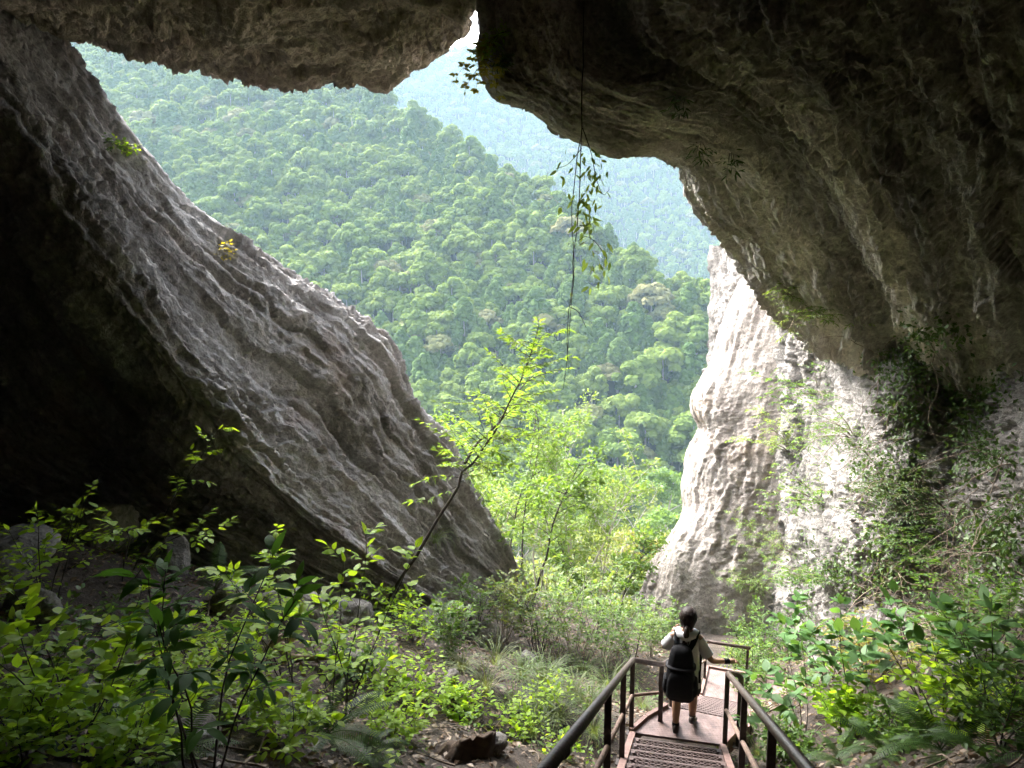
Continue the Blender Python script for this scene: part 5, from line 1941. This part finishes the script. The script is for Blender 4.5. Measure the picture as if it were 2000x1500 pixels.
# ---- right bank and right wall
def right_side():
    for i, (x, y, h, lab) in enumerate([(1560, 1440, 1.15, 'broad leafed shrub right beside the stair handrail'), (1690, 1400, 1.35, 'tall broad leafed shrub in the middle of the right bank'),
                                        (1800, 1360, 1.1, 'broad leafed shrub under the dark twigs on the right bank'), (1620, 1330, 1.2, 'broad leafed shrub behind the handrail shrub'),
                                        (1940, 1370, 1.0, 'broad leafed shrub at the right edge')]):
        shrub('broad_leaf_shrub', ghit(x, y), lab, 'shrub', 'broad_leaf', h, nstem=5, spread=0.5, leaf=0.155, kind='ovate', tw_n=4, tw_len=0.26, lf_n=5, each=True, seed=500 + i, r0=0.008, start=0.45,
              lean=(-0.25, 0.1, 1), group='broad leafed shrubs of the right bank')
    for i, (x, y, h, mat, lab) in enumerate([(1480, 1330, 1.0, 'mid_leaf2', 'fine leafed shrub behind the right handrail'), (1450, 1260, 1.3, 'mid_leaf2', 'fine leafed shrub right of the person'),
                                             (1530, 1270, 1.5, 'mid_leaf', 'dense green shrub at the foot of the right wall'), (1590, 1230, 1.6, 'mid_leaf', 'green shrub below the pale wall patch'),
                                             (1680, 1240, 1.3, 'mid_leaf2', 'shrub in front of the pale wall patch'), (1760, 1220, 1.3, 'mid_leaf', 'shrub below the creepers of the right wall'),
                                             (1860, 1230, 1.0, 'mid_leaf', 'shrub in front of the tangled twigs'), (1960, 1260, 1.0, 'mid_leaf', 'shrub at the right edge below the twigs'),
                                             (1650, 1440, 0.55, 'lime', 'bright small leafed ground shrub right of the stairs'), (1760, 1470, 0.5, 'mid_leaf2', 'low shrub at the bottom right'),
                                             (1860, 1430, 0.7, 'lime', 'bright trailing shrub in the lower right'), (1960, 1460, 0.6, 'mid_leaf', 'low dark shrub in the lower right corner'),
                                             (1550, 1490, 0.4, 'mid_leaf2', 'low green seedlings under the right handrail'), (1700, 1330, 0.9, 'ochre_leaf', 'shrub with yellowing leaves among the broad leaves'),
                                             (1900, 1340, 0.9, 'mid_leaf', 'dark leafy shrub right of the broad leaves'), (1440, 1310, 0.7, 'pale_leaf', 'pale shrub by the lower platform'), (1462, 1370, 0.6, 'mid_leaf2', 'small green shrub behind the right corner post'), (1475, 1290, 1.0, 'mid_leaf', 'green shrub hiding the end of the platform rail')]):
        shrub('bank_shrub', ghit(x, y), lab, 'shrub', mat, h, nstem=7, spread=0.6, leaf=0.075, kind='small' if mat != 'lime' else 'round', tw_n=10, tw_len=0.36, lf_n=8, seed=520 + i, r0=0.008, start=0.2, group='shrubs of the right bank')
    # plants rooted in the rock, reaching out and drooping
    for i, (x, y, h, mat, grav, lab) in enumerate([(1660, 850, 1.5, 'mid_leaf', -2.0, 'round hanging bush in the middle of the right wall'), (1590, 770, 1.8, 'mid_leaf', -0.5, 'bush with level sprays under the overhang'),
                                                   (1545, 1080, 1.9, 'mid_leaf2', 0.5, 'narrow upright bush between the white pinnacle and the wall'), (1600, 980, 1.4, 'mid_leaf2', -0.6, 'drooping bush left of the pale wall patch'),
                                                   (1560, 610, 1.1, 'pale_leaf', -0.6, 'thin sprays on the edge of the overhang'),
                                                   (1540, 880, 1.4, 'pale_leaf', -0.4, 'yellowish bush in front of the white pinnacle'),
                                                   (1850, 1000, 1.2, 'ivy', -1.0, 'dark bush on the right wall'), (1770, 1080, 1.4, 'mid_leaf', -0.2, 'leafy bush low on the right wall'),
                                                   (1480, 1150, 1.4, 'mid_leaf2', 0.2, 'bush at the base of the white pinnacle'),
                                                   (1610, 1130, 1.4, 'mid_leaf', -0.2, 'bush low on the pale wall patch'), (1740, 960, 1.2, 'ivy', -1.2, 'creeper bush right of the pale wall patch')]):
        p, n = hit(x, y)
        if p is None:
            continue
        shrub('wall_bush', p, lab, 'bush', mat, h, nstem=8, spread=0.8, leaf=0.075, kind='small' if i % 2 else 'slim', tw_n=11, tw_len=0.38, lf_n=9, seed=560 + i, r0=0.009, start=0.12,
              lean=tuple(n * 0.8 + Vector((-0.25, -0.1, 0.5))), grav=grav, tgrav=-0.5, group='bushes rooted in the right wall', bark='twig')
    for i, (x, y, s, n, lab) in enumerate([(1730, 1480, 0.55, 12, 'fern with pale fronds at the lower right'), (1840, 1470, 0.6, 12, 'broad fern in the lower right'), (1640, 1490, 0.4, 11, 'small fern beside the right handrail'),
                                           (1930, 1490, 0.5, 11, 'fern in the bottom right corner'), (1780, 1420, 0.5, 10, 'fern under the trailing shrub')]):
        fern(ghit(x, y), s, n, lab, 150 + i)
    grass(ghit(1405, 1475), 0.38, 'grass tuft by the foot of the right corner post', 1)
    grass(ghit(1480, 1480), 0.45, 'grass tuft under the right handrail', 2)
    grass(ghit(1465, 1420), 0.45, 'grass tuft behind the right handrail post', 0)
    # tufts on the overhang's left tip
    for i, (x, y, h, mat, lab) in enumerate([(985, 60, 0.55, 'lime', 'green fern tuft on the tip of the overhang'), (962, 125, 0.7, 'yellow_leaf', 'yellow green sprig hanging from the tip of the overhang'),
                                             (955, 85, 0.4, 'yellow_leaf', 'pale yellow sprig reaching into the gap in the roof'), (992, 110, 0.3, 'mid_leaf', 'small green tuft below the fern tuft')]):
        p, n = hit(x, y)
        if p:
            shrub('rock_sprig', p, lab, 'plant', mat, h, nstem=6, spread=0.6, leaf=0.065, kind='narrow' if i in (0, 3) else 'ovate', tw_n=7, tw_len=0.14, lf_n=5, seed=640 + i, r0=0.004,
                  lean=tuple(n + Vector((-0.4, 0, 0.1))), grav=-2.0, start=0.1)
    # dark sprigs on the ceiling
    for i, (x, y) in enumerate([(1370, 280), (1330, 190), (1430, 300)]):
        p, n = hit(x, y)
        if p:
            shrub('ceiling_sprig', p, 'small dark sprig hanging from the banded overhang', 'plant', 'ivy', 0.35, nstem=3, spread=0.6, leaf=0.10, kind='narrow', tw_n=4, tw_len=0.15, lf_n=4, seed=660 + i, r0=0.004,
                  lean=tuple(n + Vector((0, -0.2, -0.4))), grav=-2.0, start=0.1, group='sprigs on the ceiling')


# ---- creepers on the right wall, moss and litter: nobody could count these
def creepers():
    r = np.random.default_rng(71)
    pos, nor = [], []
    tries = 0
    while len(pos) < 950 and tries < 6000:
        tries += 1
        x, y = r.uniform(1560, 2010), r.uniform(620, 1260)
        w = float(noise(np.array([[x * 0.0075, y * 0.0075, 3.3]]), 5)[0]) + 0.35 * float(noise(np.array([[x * 0.022, y * 0.022, 1.3]]), 6)[0])
        lim = 0.02 if x > 1720 else 0.22
        lim += 0.35 * max(0.0, (900 - y) / 280)
        if w < lim - 0.15 * (y > 1050):
            continue
        p, n = hit(x, y)
        if p is None or p.y > 16:
            continue
        pos.append(p); nor.append(n)
    pos, nor = np.array(pos), np.array(nor)
    m = 9
    P = np.repeat(pos, m, 0) + r.normal(size=(len(pos) * m, 3)) * 0.11 + np.repeat(nor, m, 0) * r.uniform(0.01, 0.18, (len(pos) * m, 1))
    k = len(P)
    o = obj('creeper', foliage_mesh('creeper', P, r.normal(size=(k, 3)) + np.array([0, 0, -0.7]), np.repeat(nor, m, 0) + r.normal(size=(k, 3)) * 0.5 + UP * 0.3, r.uniform(0.04, 0.10, k), 'small', 'ivy'))
    tag(o, 'dark green creepers clinging to the right rock wall', 'creeper', kind='stuff')
    # bare stems through the creepers and the dark tangle at the right
    mb = MB()
    for i in range(170):
        j = r.integers(0, len(pos))
        p = pos[j] + nor[j] * 0.08
        d = np.array([r.normal() * 0.6, r.normal() * 0.3, r.uniform(-1, 0.6)])
        Q = [p]
        for q in range(7):
            d = unit(d + r.normal(size=3) * 0.28 + np.array([0, 0, -0.12]))
            Q.append(Q[-1] + d * 0.16 + nor[j] * 0.012)
        mb.tube(Q, list(np.linspace(0.007, 0.002, 8)), 4, cap=False)
    for i in range(150):
        x, y = r.uniform(1780, 2010), r.uniform(1090, 1260)
        p, n = hit(x, y)
        if p is None:
            continue
        p = np.array(p) + np.array(n) * r.uniform(0.02, 0.35)
        d = np.array([r.normal(), r.normal() * 0.5, r.normal() * 0.35])
        Q = [p]
        for q in range(6):
            d = unit(d + r.normal(size=3) * 0.25)
            Q.append(Q[-1] + d * r.uniform(0.10, 0.2))
        mb.tube(Q, list(np.linspace(0.006, 0.002, 7)), 4, cap=False)
    o = mb.build('tangled_twigs', M['twig'])
    tag(o, 'bare tangled twigs and creeper stems on the right wall', 'twigs', kind='stuff')


def litter():
    r = np.random.default_rng(81)
    n = 24000
    y = r.uniform(2.0, 17, n)
    x = xs(y) + r.uniform(-9.5, 5.5, n) * np.clip(y / 9, 0.5, 1)
    off = np.abs(x - xs(y)) > 0.7
    x, y = x[off], y[off]
    z = gz(x, y) + 0.015
    k = len(x)
    o = obj('leaf_litter', foliage_mesh('leaf_litter', np.stack([x, y, z], -1), r.normal(size=(k, 3)) * np.array([1, 1, 0.2]), UP + r.normal(size=(k, 3)) * 0.5, r.uniform(0.04, 0.10, k), 'small', 'dead_leaf'))
    tag(o, 'fallen brown leaves covering the sloping ground', 'leaf litter', kind='stuff')
    # low herbs
    n = 2600
    y = r.uniform(2.2, 26, n)
    x = xs(y) + r.uniform(-9, 7, n)
    c = xs(y)
    P = np.stack([x, y, np.zeros(n)], -1)
    dens = fbm(P * 0.5, 2, 12) + np.where(x > c, 0.35, 0.0) + np.where(y > 10, 0.2, 0.0)
    ok = (np.abs(x - c) > 0.75) & (dens > 0.05)
    x, y = x[ok], y[ok]
    z = gz(x, y)
    B = np.stack([x, y, z], -1)
    m = 12
    P = np.repeat(B, m, 0) + r.normal(size=(len(B) * m, 3)) * np.array([0.10, 0.10, 0.0]) + UP * r.uniform(0.02, 0.22, (len(B) * m, 1))
    k = len(P)
    o = obj('undergrowth', foliage_mesh('undergrowth', P, r.normal(size=(k, 3)) * np.array([1, 1, 0.3]) + UP * 0.2, UP + LIGHT * 0.4 + r.normal(size=(k, 3)) * 0.4, r.uniform(0.035, 0.09, k), 'small', 'mid_leaf2'))
    tag(o, 'low green herbs scattered over the banks', 'undergrowth', kind='stuff')
    n = 2000
    y = r.uniform(2.2, 9.5, n)
    x = xs(y) - r.uniform(0.8, 8.5, n) * np.clip(y / 6, 0.5, 1)
    P = np.stack([x, y, np.zeros(n)], -1)
    ok = (fbm(P * 0.8, 2, 13) > 0.10) & (xs(y) - x > 1.6)
    B = np.stack([x[ok], y[ok], gz(x[ok], y[ok])], -1)
    m = 9
    P = np.repeat(B, m, 0) + r.normal(size=(len(B) * m, 3)) * np.array([0.12, 0.12, 0.0]) + UP * r.uniform(0.03, 0.34, (len(B) * m, 1))
    k = len(P)
    o = obj('seedlings', foliage_mesh('seedlings', P, r.normal(size=(k, 3)) * np.array([1, 1, 0.3]) + UP * 0.1, UP + LIGHT * 0.4 + r.normal(size=(k, 3)) * 0.35, r.uniform(0.04, 0.085, k), 'ovate', 'lime'))
    tag(o, 'lime green seedlings covering the left bank', 'seedlings', kind='stuff')
    mb = MB()
    for i in range(420):
        yy = r.uniform(2.5, 14)
        side = -1 if r.uniform() < 0.72 else 1
        xx = float(xs(yy)) + side * r.uniform(0.8, 7 if side < 0 else 3.0)
        a = r.uniform(0, 3.14)
        L = r.uniform(0.15, 0.8)
        Q = []
        for t in np.linspace(-0.5, 0.5, 5):
            qx, qy = xx + math.cos(a) * L * t, yy + math.sin(a) * L * t
            Q.append((qx + r.normal() * 0.012, qy + r.normal() * 0.012, float(gz(qx, qy)) + 0.02 + abs(r.normal()) * 0.03))
        mb.tube(Q, list(np.linspace(0.010, 0.004, 5) * r.uniform(0.5, 1.3)), 5, cap=False)
    o = mb.build('fallen_twigs', M['twig'])
    tag(o, 'dead twigs strewn over the sloping ground', 'twigs', kind='stuff')


def stone_mesh(seed, flat=0.6):
    r = np.random.default_rng(seed)
    nt, npn = 22, 30
    th = np.linspace(0.0, math.pi, nt)
    ph = np.linspace(0, 2 * math.pi, npn, endpoint=False)
    T, Pp = np.meshgrid(th, ph, indexing='ij')
    D = np.stack([np.sin(T) * np.cos(Pp), np.sin(T) * np.sin(Pp), np.cos(T)], -1)
    rad = 1 + 0.35 * fbm(D * 1.1 + seed, 2, seed) + 0.16 * fbm(D * 3 + seed, 3, seed + 3, ridged=True)
    V = D * rad[..., None] * np.array([1, 0.8, flat])
    a = np.arange(nt * npn).reshape(nt, npn)
    q = np.stack([a[:-1], np.roll(a, -1, 1)[:-1], np.roll(a, -1, 1)[1:], a[1:]], -1).reshape(-1, 4)
    me = mesh_np('stone', V.reshape(-1, 3), q[:, ::-1], uv=np.stack([T, Pp], -1).reshape(-1, 2))
    me.materials.append(M['stone'])
    return me


def stones():
    sm = [stone_mesh(1), stone_mesh(2, 0.5), stone_mesh(3, 0.75)]
    for i, (x, y, s, lab) in enumerate([(40, 1385, 0.28, 'grey stone at the left edge under the seedlings'), (375, 1440, 0.20, 'pale flat stone under the dark shrub'), (395, 1460, 0.13, 'small pale stone below the flat stone'),
                                        (960, 1460, 0.16, 'grey stone right of the stump'), (20, 1100, 0.5, 'large grey stone below the black recess'), (430, 1400, 0.12, 'small grey stone between low shrubs'),
                                        (700, 1300, 0.22, 'half buried stone behind the tall lime shrub'), (1600, 1300, 0.25, 'stone between the shrubs of the right bank'), (1930, 1310, 0.3, 'grey stone at the right edge'),
                                        (880, 1330, 0.13, 'small stone on the leaf litter')]):
        p = ghit(x, y)
        o = obj('stone', sm[i % 3], loc=(p.x, p.y, p.z + s * 0.1), rot=(0.2 * (i % 3), 0.1 * i, i * 1.1), scl=s)
        tag(o, lab, 'stone', 'stones on the cave floor')
    for i, (x, y, s, lab) in enumerate([(560, 1195, 0.45, 'fallen block at the foot of the streaked rock'), (690, 1215, 0.35, 'fallen block beside the base of the leaning sapling'), (180, 1060, 0.6, 'boulder below the black recess'),
                                        (330, 1110, 0.4, 'boulder right of the fern under the recess'), (840, 1235, 0.4, 'fallen block near the lower end of the streaked rock'), (60, 1210, 0.3, 'stone behind the far left sapling'),
                                        (440, 1180, 0.3, 'stone between two ferns under the rock'), (950, 1260, 0.35, 'block in front of the lower rock edge'), (760, 1330, 0.16, 'stone beside the tall lime shrub'),
                                        (1030, 1300, 0.22, 'stone on the bank above the grass')]):
        p = ghit(x, y)
        o = obj('boulder', sm[(i + 1) % 3], loc=(p.x, p.y, p.z + s * 0.15), rot=(0.3 * (i % 4), 0.2 * i, i * 1.7), scl=s)
        tag(o, lab, 'boulder', 'fallen rocks along the left wall')
    # dead root, bleached and twisted
    c = ghit(560, 1290)
    root = empty('dead_root', c)
    tag(root, 'twisted bleached dead root lying on the left bank', 'root')
    s = 0.9

    def tw(pts, r0, r1, nm):
        mb = MB()
        P = _cr(np.array([np.array(at(x, y, c.y + dy)) - np.array(c) for x, y, dy in pts]), 30)
        mb.tube(P, list(np.linspace(r0, r1, 30)), 8)
        mb.build(nm, M['dead_wood'], root)
    tw([(640, 1282, 0.1), (600, 1284, 0.05), (565, 1282, 0), (548, 1268, -0.05), (540, 1252, -0.05), (552, 1242, 0), (568, 1250, 0.05), (562, 1262, 0.1), (552, 1256, 0.1)], 0.045, 0.02, 'root_arm')
    tw([(500, 1300, 0), (520, 1272, -0.05), (535, 1252, -0.05), (550, 1246, 0), (560, 1240, 0.05), (570, 1250, 0.05)], 0.03, 0.04, 'root_arm')
    tw([(545, 1262, 0.02), (530, 1280, 0.05), (515, 1300, 0.1), (520, 1320, 0.1)], 0.03, 0.012, 'root_arm')
    tw([(565, 1252, 0.05), (585, 1246, 0.1), (598, 1256, 0.12), (590, 1270, 0.1)], 0.022, 0.008, 'root_arm')
    # rotten stump
    b = ghit(915, 1470)
    mb = MB()
    nr, ns = 14, 40
    V = []
    rr = np.random.default_rng(3)
    top = rr.uniform(-0.06, 0.07, ns)
    for i in range(nr):
        f = i / (nr - 1)
        for k in range(ns):
            a = 6.283 * k / ns
            rad = 0.26 * (1 - 0.28 * f) * (1 + 0.16 * math.sin(5 * a + 1) + 0.07 * math.sin(13 * a) + 0.05 * math.sin(23 * a + f))
            V.append((rad * math.cos(a), rad * math.sin(a) * 0.8, -0.15 + f * (0.33 + top[k] * 0.5 + 0.14 * math.sin(a + 2))))
    V.append((0, 0, 0.12))
    Q = [(i * ns + k, i * ns + (k + 1) % ns, (i + 1) * ns + (k + 1) % ns, (i + 1) * ns + k) for i in range(nr - 1) for k in range(ns)]
    T = [((nr - 1) * ns + k, (nr - 1) * ns + (k + 1) % ns, nr * ns) for k in range(ns)]
    mb.add(V, T, Q)
    st = mb.build('tree_stump', M['stump'], loc=b, rot=(-0.3, 0.45, 0.4), scl=(1.25, 1.0, 0.8))
    tag(st, 'rotten dark brown stump beside the stairs at the lower left', 'stump')


M['lime2'] = leaf_mat('spring_leaf', (0.115, 0.165, 0.04), (0.18, 0.225, 0.07), trans=0.5)
M['stump'] = plain_mat('rotten_wood', (0.055, 0.036, 0.024), rough=0.95, nscale=9, var=0.5, bump=0.8, dist=0.03)

left_bank()
leaning_sapling()
hanging_vine()
outside()
right_side()
creepers()
litter()
stones()
# the haze box comes last so that placing rays never meet it
haze()
print('objects', len(bpy.data.objects), 'tris', sum(len(m.polygons) for m in bpy.data.meshes))
